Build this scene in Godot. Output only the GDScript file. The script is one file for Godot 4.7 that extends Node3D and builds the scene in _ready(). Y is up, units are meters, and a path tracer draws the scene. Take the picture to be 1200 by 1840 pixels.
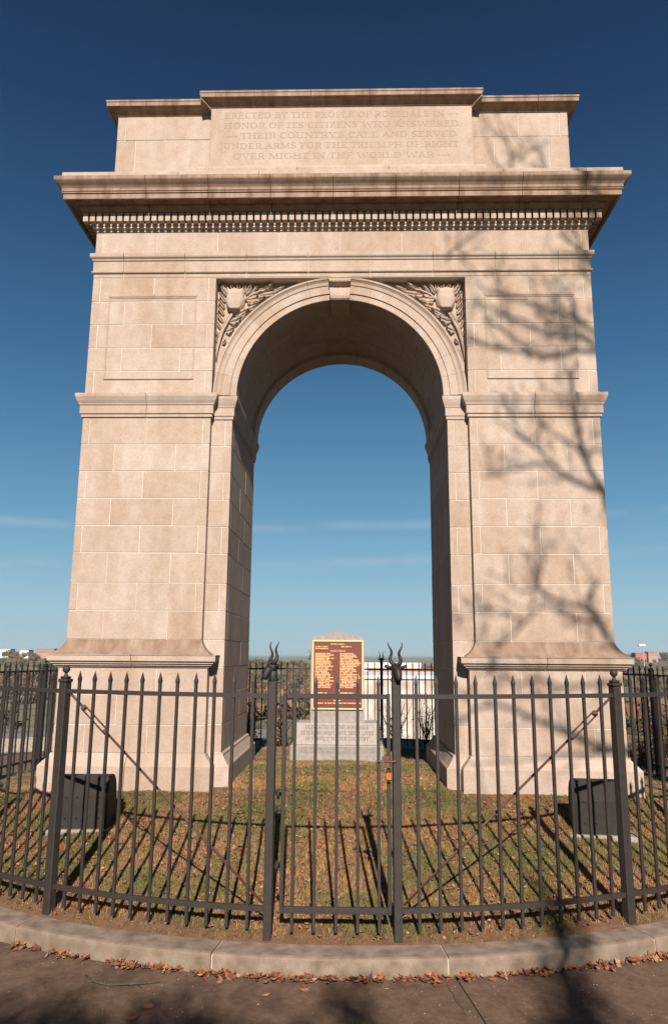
extends Node3D

# ---------------------------------------------------------------- measures (metres)
const SHAFT_OUT := 2.94
const SHAFT_IN := 1.47
const JAMB := 1.235
const REAR := -2.12
const STRIP_Z := -0.09
const STRIP_REAR := -2.03
const SPRING := 4.30
const R_IN := 1.195
const R_OUT := 1.46
const CIRC := Vector2(0.05, -2.0)
const FENCE_R := 4.94
const LOW := -0.40
const EXPOSURE := 1.92
const SPAN_Z := -0.165

var rng := RandomNumberGenerator.new()
var M := {}
var stone_mats := []
var box_cache := {}
var noise_a := FastNoiseLite.new()
var noise_b := FastNoiseLite.new()

# ---------------------------------------------------------------- helpers: nodes
func tag(o: Node, label: String, category: String, group := "", kind := "") -> void:
	o.set_meta("label", label)
	if category != "":
		o.set_meta("category", category)
	if group != "":
		o.set_meta("group", group)
	if kind != "":
		o.set_meta("kind", kind)

func base(called: String, at := Vector3.ZERO, turn := 0.0) -> Node3D:
	var o := Node3D.new()
	o.name = called
	add_child(o, true)
	o.position = at
	o.rotation.y = turn
	return o

func put(mesh: Mesh, called: String, m: Material, parent: Node, at := Vector3.ZERO) -> MeshInstance3D:
	var o := MeshInstance3D.new()
	o.name = called
	o.mesh = mesh
	o.material_override = m
	parent.add_child(o, true)
	o.position = at
	return o

# ---------------------------------------------------------------- helpers: shapes
func tool(smooth := false) -> SurfaceTool:
	var st := SurfaceTool.new()
	st.begin(Mesh.PRIMITIVE_TRIANGLES)
	st.set_smooth_group(0 if smooth else -1)
	return st

func done(st: SurfaceTool) -> ArrayMesh:
	st.generate_normals()
	return st.commit()

func tri(st: SurfaceTool, a: Vector3, b: Vector3, c: Vector3) -> void:
	st.add_vertex(a); st.add_vertex(b); st.add_vertex(c)

func quad(st: SurfaceTool, a: Vector3, b: Vector3, c: Vector3, d: Vector3) -> void:
	tri(st, a, b, c); tri(st, a, c, d)

# box with chamfered edges, corners lo and hi
func cbox(st: SurfaceTool, lo: Vector3, hi: Vector3, bev := 0.003, tf := Transform3D.IDENTITY) -> void:
	var c := (lo + hi) * 0.5
	var h := (hi - lo) * 0.5
	bev = min(bev, min(h.x, min(h.y, h.z)) * 0.9)
	var P := func(s: Vector3, axis: int) -> Vector3:
		var v := Vector3(s.x * h.x, s.y * h.y, s.z * h.z)
		for k in 3:
			if k != axis:
				v[k] -= s[k] * bev
		return tf * (c + v)
	for axis in 3:
		var u := (axis + 1) % 3
		var w := (axis + 2) % 3
		for sg in [-1.0, 1.0]:
			var q := []
			for k in [[-1, -1], [-1, 1], [1, 1], [1, -1]]:
				var s := Vector3.ZERO
				s[axis] = sg; s[u] = k[0]; s[w] = k[1]
				q.append(P.call(s, axis))
			if sg > 0:
				quad(st, q[0], q[1], q[2], q[3])
			else:
				quad(st, q[3], q[2], q[1], q[0])
		# edges parallel to this axis
		for a in [-1.0, 1.0]:
			for b in [-1.0, 1.0]:
				var s0 := Vector3.ZERO
				s0[axis] = -1; s0[u] = a; s0[w] = b
				var s1 := s0
				s1[axis] = 1
				if a * b > 0:
					quad(st, P.call(s0, u), P.call(s0, w), P.call(s1, w), P.call(s1, u))
				else:
					quad(st, P.call(s0, w), P.call(s0, u), P.call(s1, u), P.call(s1, w))
	for a in [-1.0, 1.0]:
		for b in [-1.0, 1.0]:
			for d in [-1.0, 1.0]:
				var s := Vector3(a, b, d)
				if a * b * d > 0:
					tri(st, P.call(s, 0), P.call(s, 2), P.call(s, 1))
				else:
					tri(st, P.call(s, 0), P.call(s, 1), P.call(s, 2))

# a block placed by its corners; the mesh is shared between blocks of one size
func block(called: String, lo: Vector3, hi: Vector3, m: Material, parent: Node, bev := 0.003) -> MeshInstance3D:
	var h := ((hi - lo) * 0.5).snapped(Vector3.ONE * 0.0005)
	var key := "%.4f %.4f %.4f %.4f" % [h.x, h.y, h.z, bev]
	if not box_cache.has(key):
		var st := tool()
		cbox(st, -h, h, bev)
		box_cache[key] = done(st)
	return put(box_cache[key], called, m, parent, (lo + hi) * 0.5)

func tube(st: SurfaceTool, pts: Array, radii: Array, sides := 8, cap := true) -> void:
	var n := pts.size()
	var rings := []
	var up := Vector3(0.13, 0.31, 0.94).normalized()
	for i in n:
		var d: Vector3 = (pts[min(i + 1, n - 1)] - pts[max(i - 1, 0)]).normalized()
		if abs(d.dot(up)) > 0.97:
			up = Vector3(0.9, 0.1, -0.3).normalized()
		var u := (up - d * d.dot(up)).normalized()
		var w := d.cross(u)
		up = u
		var ring := []
		for k in sides:
			var a := TAU * k / sides
			ring.append(pts[i] + (u * cos(a) + w * sin(a)) * radii[i])
		rings.append(ring)
	for i in n - 1:
		for k in sides:
			var k2 := (k + 1) % sides
			quad(st, rings[i][k], rings[i][k2], rings[i + 1][k2], rings[i + 1][k])
	if cap:
		for k in range(1, sides - 1):
			tri(st, rings[0][0], rings[0][k + 1], rings[0][k])
			tri(st, rings[n - 1][0], rings[n - 1][k], rings[n - 1][k + 1])

func ball(st: SurfaceTool, c: Vector3, r: Vector3, tf := Basis.IDENTITY, rows := 7, cols := 10) -> void:
	for i in rows:
		for j in cols:
			var q := []
			for k in [[0, 0], [0, 1], [1, 1], [1, 0]]:
				var a: float = PI * (i + k[0]) / rows
				var b: float = TAU * (j + k[1]) / cols
				q.append(c + tf * Vector3(r.x * sin(a) * cos(b), r.y * cos(a), r.z * sin(a) * sin(b)))
			quad(st, q[0], q[3], q[2], q[1])

func rect(xa: float, xb: float, zb: float, zf: float) -> Array:
	return [Vector2(xa, zf), Vector2(xb, zf), Vector2(xb, zb), Vector2(xa, zb)]

# a moulding run round a plan: every stone is a mesh of its own, mitred at the corners
# cuts[edge] = distances along that edge where one stone ends and the next begins
func mould(parent: Node, called: String, plan: Array, profile: Array, cuts: Dictionary, mats: Array, edges := [], gap := 0.003, back := 0.07) -> void:
	var n := plan.size()
	var nor := []
	for i in n:
		var d: Vector2 = (plan[(i + 1) % n] - plan[i]).normalized()
		nor.append(Vector2(-d.y, d.x))
	var loop := profile.duplicate()
	loop.append(Vector2(-back, profile[-1].y))
	loop.append(Vector2(-back, profile[0].y))
	var faces := Geometry2D.triangulate_polygon(PackedVector2Array(loop))
	for e in n:
		if edges.size() > 0 and not edges.has(e):
			continue
		var a: Vector2 = plan[e]
		var b: Vector2 = plan[(e + 1) % n]
		var d := (b - a).normalized()
		var len := a.distance_to(b)
		var n0: Vector2 = nor[(e + n - 1) % n]
		var n1: Vector2 = nor[e]
		var n2: Vector2 = nor[(e + 1) % n]
		var ma := (n0 + n1) / (1.0 + n0.dot(n1))
		var mb := (n1 + n2) / (1.0 + n1.dot(n2))
		var stops: Array = [0.0] + cuts.get(e, []) + [len]
		for i in stops.size() - 1:
			var st := tool()
			var la := []
			var lb := []
			for p in loop:
				var pa: Vector2 = a + ma * p.x if i == 0 else a + d * (stops[i] + gap) + n1 * p.x
				var pb: Vector2 = b + mb * p.x if i == stops.size() - 2 else a + d * (stops[i + 1] - gap) + n1 * p.x
				la.append(Vector3(pa.x, p.y, pa.y))
				lb.append(Vector3(pb.x, p.y, pb.y))
			for k in loop.size():
				var k2 := (k + 1) % loop.size()
				quad(st, la[k], la[k2], lb[k2], lb[k])
			for k in range(0, faces.size(), 3):
				tri(st, la[faces[k]], la[faces[k + 1]], la[faces[k + 2]])
				tri(st, lb[faces[k]], lb[faces[k + 2]], lb[faces[k + 1]])
			put(done(st), called, mats[rng.randi() % mats.size()], parent)

# a profile (radius, z) swept through an arc about the arch's centre, between two angles
func arc_piece(st: SurfaceTool, prof: Array, a0: float, a1: float, steps: int) -> void:
	var faces := Geometry2D.triangulate_polygon(PackedVector2Array(prof))
	var at := func(p: Vector2, a: float) -> Vector3:
		return Vector3(p.x * sin(a), SPRING + p.x * cos(a), p.y)
	for s in steps:
		var b0 := lerpf(a0, a1, float(s) / steps)
		var b1 := lerpf(a0, a1, float(s + 1) / steps)
		for k in prof.size():
			var k2 := (k + 1) % prof.size()
			quad(st, at.call(prof[k], b0), at.call(prof[k2], b0), at.call(prof[k2], b1), at.call(prof[k], b1))
	for k in range(0, faces.size(), 3):
		tri(st, at.call(prof[faces[k]], a0), at.call(prof[faces[k + 1]], a0), at.call(prof[faces[k + 2]], a0))
		tri(st, at.call(prof[faces[k]], a1), at.call(prof[faces[k + 2]], a1), at.call(prof[faces[k + 1]], a1))

# a flat outline (x, y) given thickness along z
func slab(st: SurfaceTool, outline: Array, z0: float, z1: float, tf := Transform3D.IDENTITY) -> void:
	var faces := Geometry2D.triangulate_polygon(PackedVector2Array(outline))
	for k in range(0, faces.size(), 3):
		var q := []
		for j in 3:
			q.append(outline[faces[k + j]])
		tri(st, tf * Vector3(q[0].x, q[0].y, z1), tf * Vector3(q[1].x, q[1].y, z1), tf * Vector3(q[2].x, q[2].y, z1))
		tri(st, tf * Vector3(q[0].x, q[0].y, z0), tf * Vector3(q[2].x, q[2].y, z0), tf * Vector3(q[1].x, q[1].y, z0))
	for k in outline.size():
		var a: Vector2 = outline[k]
		var b: Vector2 = outline[(k + 1) % outline.size()]
		quad(st, tf * Vector3(a.x, a.y, z0), tf * Vector3(a.x, a.y, z1), tf * Vector3(b.x, b.y, z1), tf * Vector3(b.x, b.y, z0))

# ---------------------------------------------------------------- helpers: materials
func noise_bytes(seed_: int, freq: float, size: int, octaves := 4, type := FastNoiseLite.TYPE_SIMPLEX_SMOOTH) -> PackedByteArray:
	var n := FastNoiseLite.new()
	n.seed = seed_
	n.noise_type = type
	n.frequency = freq
	n.fractal_octaves = octaves
	var im := n.get_seamless_image(size, size)
	im.convert(Image.FORMAT_L8)
	return im.get_data()

# layers: [[seed, frequency, octaves, low colour, high colour, power], ...] multiplied together
func pattern(size: int, layers: Array) -> ImageTexture:
	var out := PackedFloat32Array()
	out.resize(size * size * 3)
	out.fill(1.0)
	for l in layers:
		var d := noise_bytes(l[0], l[1], size, l[2])
		var lut := []
		for v in 256:
			var f := pow(v / 255.0, l[5])
			var c: Color = (l[3] as Color).lerp(l[4], f)
			lut.append([c.r, c.g, c.b])
		for i in size * size:
			var c: Array = lut[d[i]]
			out[i * 3] *= c[0]
			out[i * 3 + 1] *= c[1]
			out[i * 3 + 2] *= c[2]
	var by := PackedByteArray()
	by.resize(size * size * 3)
	for i in out.size():
		by[i] = int(clampf(out[i], 0.0, 1.0) * 255.0)
	return ImageTexture.create_from_image(Image.create_from_data(size, size, false, Image.FORMAT_RGB8, by))

func grey(size: int, seed_: int, freq: float, octaves: int) -> ImageTexture:
	return ImageTexture.create_from_image(Image.create_from_data(size, size, false, Image.FORMAT_L8, noise_bytes(seed_, freq, size, octaves)))

# c is the real-world (linear) base colour
func mat(c: Color, rough := 0.9, tex: Texture2D = null, scale := 1.0, metal := 0.0, bump: Texture2D = null, bump_cm := 0.1) -> StandardMaterial3D:
	var m := StandardMaterial3D.new()
	m.albedo_color = c.linear_to_srgb()
	m.roughness = rough
	m.metallic = metal
	if tex or bump:
		m.uv1_triplanar = true
		m.uv1_world_triplanar = true
		m.uv1_scale = Vector3.ONE * scale
	if tex:
		m.albedo_texture = tex
	if bump:
		m.heightmap_enabled = true
		m.heightmap_texture = bump
		m.heightmap_scale = bump_cm
	return m

func stained(m: StandardMaterial3D, tex: Texture2D, scale: float) -> StandardMaterial3D:
	m.detail_enabled = true
	m.detail_blend_mode = BaseMaterial3D.BLEND_MODE_MUL
	m.detail_albedo = tex
	m.detail_uv_layer = BaseMaterial3D.DETAIL_UV_2
	m.uv2_triplanar = true
	m.uv2_world_triplanar = true
	m.uv2_scale = Vector3(scale * 2.2, scale * 0.55, scale * 2.2)
	return m

func make_materials() -> void:
	var W := Color(1, 1, 1)
	var stone_tex := pattern(512, [
		[11, 0.35, 1, Color(0.92, 0.905, 0.895), W, 0.7],
		[12, 0.02, 4, Color(0.94, 0.915, 0.89), W, 0.8],
		[13, 0.11, 2, Color(0.935, 0.905, 0.895), W, 0.7],
		[14, 0.07, 2, Color(0.955, 0.965, 0.94), W, 0.9],
	])
	var stain_tex := pattern(512, [
		[21, 0.008, 5, Color(0.87, 0.81, 0.745), W, 0.42],
		[22, 0.03, 4, Color(0.95, 0.93, 0.90), W, 0.6],
	])
	var dirty_tex := pattern(512, [
		[31, 0.012, 5, Color(0.60, 0.47, 0.38), W, 0.5],
		[32, 0.05, 4, Color(0.88, 0.85, 0.80), W, 0.7],
	])
	var grain := grey(256, 41, 0.4, 2)
	M.grain = grain
	for c in [Color(0.472, 0.392, 0.350), Color(0.452, 0.366, 0.318), Color(0.485, 0.406, 0.364), Color(0.435, 0.347, 0.297), Color(0.470, 0.390, 0.350), Color(0.452, 0.374, 0.332)]:
		stone_mats.append(stained(mat(c, 0.92, stone_tex, 0.55, 0.0, grain, 0.12), stain_tex, 0.21))
	M.stone_plain = stained(mat(Color(0.468, 0.386, 0.342), 0.92, stone_tex, 0.5, 0.0, grain, 0.12), stain_tex, 0.17)
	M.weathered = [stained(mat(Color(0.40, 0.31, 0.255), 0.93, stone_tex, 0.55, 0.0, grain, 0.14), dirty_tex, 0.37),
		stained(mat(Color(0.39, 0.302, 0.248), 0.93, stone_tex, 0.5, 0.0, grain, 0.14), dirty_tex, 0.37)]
	M.mortar = mat(Color(0.60, 0.525, 0.475), 0.95, stone_tex, 0.8)
	M.incised_shade = mat(Color(0.335, 0.25, 0.205), 0.95, stone_tex, 3.1)  # letters stand proud; their darker tone paints the shade of cut strokes
	var iron_tex := pattern(256, [[51, 0.03, 4, Color(0.86, 0.66, 0.52), W, 0.7], [52, 0.2, 2, Color(0.85, 0.83, 0.82), W, 1.0]])
	M.iron = mat(Color(0.027, 0.0215, 0.0180), 0.68, iron_tex, 2.3, 0.0, grain, 0.03)
	M.black_and_shaded_iron = mat(Color(0.014, 0.011, 0.010), 0.65, iron_tex, 2.0, 0.0, grain, 0.03)  # black ironwork; on the rear fence bays its darkness paints the arch shade
	M.steel = mat(Color(0.13, 0.075, 0.055), 0.6, iron_tex, 3.0, 0.2)
	M.brass = mat(Color(0.50, 0.22, 0.06), 0.45, iron_tex, 4.0, 0.4)
	M.hood = mat(Color(0.021, 0.0165, 0.0135), 0.85, iron_tex, 1.7, 0.0, grain, 0.05)
	var concrete_tex := pattern(512, [[61, 0.3, 2, Color(0.80, 0.78, 0.76), W, 0.9], [62, 0.015, 5, Color(0.66, 0.60, 0.54), W, 0.7]])
	var walk_tex := pattern(512, [[63, 0.30, 2, Color(0.56, 0.53, 0.50), W, 0.7], [64, 0.04, 5, Color(0.80, 0.76, 0.72), W, 0.7], [65, 0.012, 4, Color(0.72, 0.68, 0.64), W, 0.6]])
	M.kerb = [mat(Color(0.300, 0.232, 0.178), 0.93, concrete_tex, 0.9, 0.0, grain, 0.2), mat(Color(0.285, 0.220, 0.168), 0.93, concrete_tex, 0.83, 0.0, grain, 0.2), mat(Color(0.312, 0.243, 0.188), 0.93, concrete_tex, 0.76, 0.0, grain, 0.2)]
	M.paving = [mat(Color(0.235, 0.142, 0.090), 0.92, walk_tex, 0.9, 0.0, grain, 0.25), mat(Color(0.222, 0.134, 0.085), 0.92, walk_tex, 0.8, 0.0, grain, 0.25)]
	M.joint = mat(Color(0.06, 0.045, 0.035), 0.95)
	M.concrete = mat(Color(0.40, 0.36, 0.31), 0.93, concrete_tex, 0.9, 0.0, grain, 0.15)
	M.pale_joint = mat(Color(0.37, 0.29, 0.22), 0.95)
	var granite_tex := pattern(512, [[71, 0.45, 1, Color(0.78, 0.77, 0.76), W, 0.9], [72, 0.02, 4, Color(0.85, 0.82, 0.78), W, 0.7]])
	M.granite = mat(Color(0.43, 0.375, 0.345), 0.75, granite_tex, 1.6)
	M.granite_rough = mat(Color(0.345, 0.305, 0.28), 0.9, granite_tex, 1.1, 0.0, grain, 0.5)
	M.engraved = mat(Color(0.085, 0.06, 0.05), 0.9)
	M.engraved_pale = mat(Color(0.15, 0.115, 0.10), 0.9)
	M.bronze_field = mat(Color(0.150, 0.034, 0.014), 0.55, iron_tex, 5.0, 0.1)
	M.bronze = mat(Color(0.80, 0.46, 0.22), 0.40, null, 1.0, 0.3)
	var soil_tex := pattern(512, [[81, 0.2, 3, Color(0.55, 0.52, 0.5), W, 0.8], [82, 0.02, 5, Color(0.75, 0.68, 0.6), W, 0.8]])
	M.soil = mat(Color(0.23, 0.125, 0.062), 0.97, soil_tex, 0.8, 0.0, grain, 0.6)
	var field_tex := pattern(512, [[91, 0.02, 5, Color(0.62, 0.72, 0.55), W, 0.9], [92, 0.006, 5, Color(0.66, 0.60, 0.55), W, 0.8]])
	M.field = mat(Color(0.27, 0.21, 0.125), 0.97, field_tex, 0.011)
	M.asphalt = mat(Color(0.17, 0.155, 0.145), 0.95, concrete_tex, 0.2)
	M.pale_asphalt = mat(Color(0.29, 0.25, 0.215), 0.95, concrete_tex, 0.2)
	var bark_tex := pattern(256, [[95, 0.05, 4, Color(0.5, 0.47, 0.44), W, 0.8]])
	M.bark = mat(Color(0.11, 0.085, 0.065), 0.95, bark_tex, 1.5, 0.0, grain, 0.6)
	M.tinted = mat(Color(1, 1, 1), 0.9)
	M.tinted.vertex_color_use_as_albedo = true
	M.litter = mat(Color(1, 1, 1), 0.85)
	M.litter.vertex_color_use_as_albedo = true
	M.leafy = mat(Color(1, 1, 1), 0.8)
	M.leafy.vertex_color_use_as_albedo = true
	M.leafy.backlight_enabled = true
	M.leafy.backlight = Color(0.35, 0.3, 0.2)
	M.white_wall = mat(Color(0.66, 0.60, 0.545), 0.9, concrete_tex, 0.06)
	M.white_paint = mat(Color(0.55, 0.52, 0.49), 0.9)
	M.red_brick = mat(Color(0.30, 0.12, 0.085), 0.95)
	M.pink_brick = mat(Color(0.30, 0.18, 0.14), 0.95)
	M.roof_red = mat(Color(0.28, 0.095, 0.07), 0.95)
	M.roof_grey = mat(Color(0.25, 0.24, 0.24), 0.95)
	M.window_dark = mat(Color(0.05, 0.055, 0.06), 0.2)

const ELM_BRANCHES := [
	[[5.50, -0.62, 9.98, 0.360], [5.52, 0.00, 9.99, 0.270], [5.55, 2.00, 10.01, 0.240], [5.50, 4.50, 9.98, 0.220], [5.46, 6.50, 9.96, 0.200], [5.55, 8.50, 10.01, 0.170], [5.48, 10.50, 9.97, 0.130], [5.56, 12.50, 10.02, 0.090], [5.45, 14.20, 9.95, 0.050], [5.50, 15.20, 9.98, 0.020]],
	[[5.50, 9.93, 9.98, 0.057], [5.09, 10.28, 10.04, 0.052], [4.70, 10.61, 10.10, 0.047], [4.33, 10.92, 10.16, 0.042], [3.98, 11.20, 10.22, 0.037], [3.66, 11.47, 10.28, 0.032], [3.47, 11.66, 10.29, 0.028], [3.21, 11.72, 10.30, 0.024], [3.07, 11.81, 10.30, 0.021], [2.83, 11.90, 10.31, 0.017], [2.67, 11.96, 10.32, 0.013], [2.55, 12.01, 10.33, 0.010]],
	[[5.50, 10.14, 9.98, 0.053], [5.13, 10.43, 10.04, 0.048], [4.77, 10.69, 10.10, 0.044], [4.40, 10.93, 10.16, 0.039], [4.03, 11.14, 10.22, 0.034], [3.66, 11.33, 10.28, 0.029], [3.47, 11.44, 10.32, 0.027], [3.32, 11.48, 10.35, 0.025], [3.13, 11.49, 10.38, 0.022], [3.05, 11.57, 10.41, 0.020], [2.89, 11.70, 10.44, 0.017], [2.63, 11.81, 10.47, 0.015], [2.46, 11.96, 10.51, 0.012], [2.25, 12.03, 10.54, 0.010]],
	[[5.50, 10.04, 9.98, 0.057], [5.15, 10.36, 9.97, 0.052], [4.79, 10.61, 9.95, 0.047], [4.41, 10.80, 9.94, 0.042], [4.03, 10.93, 9.93, 0.037], [3.64, 11.00, 9.91, 0.032], [3.43, 10.99, 9.87, 0.029], [3.24, 10.92, 9.84, 0.027], [3.04, 10.86, 9.80, 0.024], [2.86, 10.89, 9.76, 0.022], [2.69, 10.91, 9.73, 0.019], [2.48, 10.92, 9.69, 0.017], [2.33, 10.95, 9.65, 0.015], [2.15, 10.96, 9.61, 0.012], [1.98, 10.98, 9.58, 0.010]],
	[[2.91, 10.98, 9.91, 0.020], [2.77, 11.02, 9.79, 0.017], [2.66, 11.02, 9.68, 0.015], [2.62, 11.02, 9.56, 0.012], [2.47, 11.05, 9.44, 0.010], [2.34, 11.05, 9.33, 0.007]],
	[[3.45, 11.67, 10.28, 0.025], [3.43, 11.82, 10.26, 0.020], [3.41, 11.88, 10.24, 0.016], [3.31, 11.99, 10.22, 0.012], [3.24, 12.13, 10.20, 0.008]],
	[[3.22, 11.70, 10.28, 0.021], [3.24, 11.72, 10.10, 0.015], [3.15, 11.65, 9.92, 0.008]],
	[[3.12, 11.43, 10.28, 0.018], [3.13, 11.64, 10.43, 0.016], [3.12, 11.79, 10.57, 0.013], [3.26, 11.84, 10.71, 0.011], [3.41, 11.89, 10.86, 0.008]],
	[[3.32, 11.44, 10.28, 0.015], [3.26, 11.34, 10.34, 0.011], [3.22, 11.26, 10.40, 0.007]],
	[[5.50, 10.68, 9.98, 0.045], [5.06, 10.88, 9.78, 0.041], [4.66, 11.06, 9.58, 0.037], [4.28, 11.22, 9.38, 0.033], [3.93, 11.37, 9.18, 0.029], [3.61, 11.49, 8.98, 0.025], [3.49, 11.62, 8.95, 0.021], [3.44, 11.68, 8.91, 0.017], [3.43, 11.82, 8.88, 0.013], [3.38, 11.92, 8.85, 0.008]],
	[[3.43, 11.70, 8.98, 0.018], [3.34, 11.99, 9.25, 0.013], [3.24, 12.28, 9.52, 0.007]],
	[[3.53, 11.37, 8.98, 0.015], [3.43, 11.63, 9.25, 0.011], [3.35, 11.92, 9.51, 0.007]],
	[[2.67, 11.77, 10.03, 0.021], [2.46, 11.89, 10.14, 0.017], [2.35, 12.07, 10.25, 0.014], [2.27, 12.34, 10.36, 0.011], [2.12, 12.56, 10.47, 0.007]],
	[[2.52, 11.34, 9.20, 0.015], [2.44, 11.39, 8.95, 0.011], [2.32, 11.36, 8.70, 0.007]],
	[[5.50, 7.55, 9.98, 0.069], [4.95, 7.89, 9.94, 0.063], [4.49, 8.22, 9.90, 0.057], [4.11, 8.54, 9.86, 0.051], [3.83, 8.83, 9.82, 0.045], [3.63, 9.11, 9.78, 0.038], [3.60, 9.29, 9.73, 0.035], [3.47, 9.43, 9.68, 0.032], [3.41, 9.60, 9.63, 0.029], [3.37, 9.80, 9.58, 0.026], [3.33, 9.98, 9.53, 0.023], [3.31, 10.17, 9.49, 0.020], [3.30, 10.36, 9.44, 0.017], [3.37, 10.55, 9.39, 0.014]],
	[[5.50, 8.42, 9.98, 0.053], [5.10, 8.66, 9.98, 0.048], [4.71, 8.89, 9.97, 0.044], [4.32, 9.09, 9.97, 0.039], [3.94, 9.26, 9.96, 0.034], [3.57, 9.41, 9.96, 0.029], [3.43, 9.46, 9.95, 0.027], [3.28, 9.50, 9.94, 0.025], [3.15, 9.60, 9.92, 0.023], [3.06, 9.67, 9.91, 0.021], [2.96, 9.80, 9.90, 0.019], [2.79, 9.92, 9.89, 0.016], [2.69, 9.98, 9.88, 0.014], [2.58, 10.08, 9.86, 0.012], [2.44, 10.16, 9.85, 0.010]],
	[[3.03, 9.70, 9.96, 0.018], [2.83, 9.78, 10.09, 0.016], [2.67, 9.80, 10.22, 0.013], [2.54, 9.85, 10.35, 0.011], [2.31, 9.90, 10.48, 0.008]],
	[[3.41, 9.71, 9.78, 0.021], [3.25, 9.76, 9.66, 0.018], [3.08, 9.79, 9.55, 0.015], [2.94, 9.85, 9.43, 0.012], [2.77, 9.92, 9.32, 0.008]],
	[[3.43, 9.67, 9.78, 0.021], [3.55, 9.78, 9.81, 0.017], [3.62, 9.81, 9.83, 0.014]],
	[[5.50, 6.33, 9.98, 0.058], [5.17, 6.58, 9.92, 0.053], [4.84, 6.81, 9.86, 0.048], [4.50, 7.01, 9.80, 0.043], [4.16, 7.19, 9.74, 0.037], [3.81, 7.35, 9.68, 0.032], [3.63, 7.50, 9.69, 0.030], [3.53, 7.67, 9.71, 0.028], [3.44, 7.86, 9.73, 0.025], [3.37, 7.94, 9.74, 0.023], [3.23, 8.01, 9.76, 0.021], [3.05, 8.07, 9.78, 0.019], [2.90, 8.13, 9.79, 0.017], [2.84, 8.22, 9.81, 0.014], [2.88, 8.38, 9.82, 0.012], [2.94, 8.58, 9.84, 0.010]],
	[[3.47, 7.75, 9.68, 0.021], [3.25, 7.83, 9.70, 0.019], [3.08, 7.93, 9.72, 0.017], [2.90, 7.99, 9.74, 0.016], [2.80, 7.95, 9.77, 0.014], [2.71, 7.87, 9.79, 0.012], [2.60, 7.90, 9.81, 0.011], [2.46, 7.99, 9.83, 0.009], [2.28, 8.06, 9.85, 0.007]],
	[[3.38, 7.90, 9.68, 0.025], [3.36, 8.08, 9.73, 0.021], [3.44, 8.20, 9.78, 0.018], [3.50, 8.31, 9.82, 0.014]],
	[[2.84, 8.13, 9.68, 0.015], [2.63, 8.02, 9.55, 0.013], [2.48, 8.07, 9.42, 0.010], [2.25, 8.08, 9.30, 0.007]],
	[[2.84, 8.14, 9.68, 0.014], [2.78, 8.42, 9.68, 0.010], [2.66, 8.57, 9.68, 0.007]],
	[[2.70, 7.81, 9.68, 0.015], [2.56, 7.57, 9.53, 0.012], [2.30, 7.33, 9.39, 0.008]],
	[[5.50, 6.34, 9.98, 0.043], [5.17, 6.68, 9.93, 0.039], [4.82, 6.94, 9.88, 0.035], [4.46, 7.11, 9.82, 0.031], [4.09, 7.18, 9.77, 0.028], [3.69, 7.17, 9.72, 0.024], [3.30, 7.13, 9.74, 0.021], [3.04, 7.12, 9.77, 0.019], [2.79, 7.22, 9.79, 0.017], [2.53, 7.17, 9.82, 0.014], [2.41, 7.29, 9.84, 0.012], [2.24, 7.34, 9.87, 0.010]],
	[[5.50, 5.61, 9.98, 0.076], [5.17, 5.95, 10.02, 0.069], [4.82, 6.23, 10.06, 0.062], [4.47, 6.45, 10.10, 0.055], [4.09, 6.62, 10.14, 0.049], [3.71, 6.74, 10.18, 0.042], [3.39, 6.77, 10.16, 0.038], [3.19, 6.86, 10.14, 0.035], [2.96, 6.94, 10.12, 0.032], [2.79, 6.99, 10.10, 0.028], [2.56, 7.08, 10.08, 0.025], [2.35, 7.13, 10.06, 0.021], [2.03, 7.05, 10.04, 0.017], [1.81, 7.02, 10.02, 0.014]],
	[[3.62, 6.74, 10.18, 0.021], [2.98, 6.62, 10.06, 0.017], [2.59, 6.48, 9.94, 0.013], [2.00, 6.35, 9.81, 0.008]],
	[[5.50, 11.40, 9.98, 0.038], [4.81, 11.73, 9.91, 0.034], [4.25, 12.04, 9.85, 0.031], [3.81, 12.34, 9.78, 0.028], [3.49, 12.62, 9.71, 0.024], [3.30, 12.88, 9.64, 0.021], [3.28, 13.03, 9.52, 0.017], [3.21, 13.14, 9.39, 0.013], [3.01, 13.22, 9.27, 0.008]],
	[[2.79, 13.23, 9.64, 0.018], [2.78, 13.50, 9.61, 0.014], [2.74, 13.73, 9.59, 0.011], [2.64, 13.83, 9.56, 0.007]],
	[[2.78, 13.52, 9.64, 0.014], [2.94, 13.66, 9.54, 0.007]],
	[[2.66, 13.30, 9.64, 0.015], [2.53, 13.54, 9.58, 0.011], [2.47, 13.74, 9.53, 0.007]],
	[[1.91, 11.84, 9.42, 0.018], [2.04, 12.03, 9.44, 0.015], [2.25, 12.23, 9.47, 0.012], [2.45, 12.32, 9.50, 0.008]],
	[[5.50, 7.00, 9.98, 0.072], [6.05, 7.53, 10.23, 0.060], [6.61, 7.91, 10.47, 0.048], [7.16, 8.12, 10.72, 0.036], [7.72, 8.30, 10.96, 0.024], [8.27, 8.63, 11.20, 0.012]],
	[[5.50, 8.50, 9.98, 0.072], [5.92, 8.92, 10.03, 0.060], [6.33, 9.19, 10.08, 0.048], [6.75, 9.28, 10.13, 0.036], [7.17, 9.36, 10.18, 0.024], [7.59, 9.57, 10.22, 0.012]],
	[[5.50, 10.00, 9.98, 0.072], [5.95, 10.44, 10.04, 0.060], [6.41, 10.73, 10.09, 0.048], [6.87, 10.85, 10.14, 0.036], [7.32, 10.95, 10.20, 0.024], [7.78, 11.18, 10.25, 0.012]],
	[[5.50, 11.50, 9.98, 0.072], [6.09, 12.04, 10.15, 0.060], [6.68, 12.42, 10.32, 0.048], [7.27, 12.63, 10.49, 0.036], [7.86, 12.82, 10.66, 0.024], [8.45, 13.15, 10.83, 0.012]],
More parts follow.
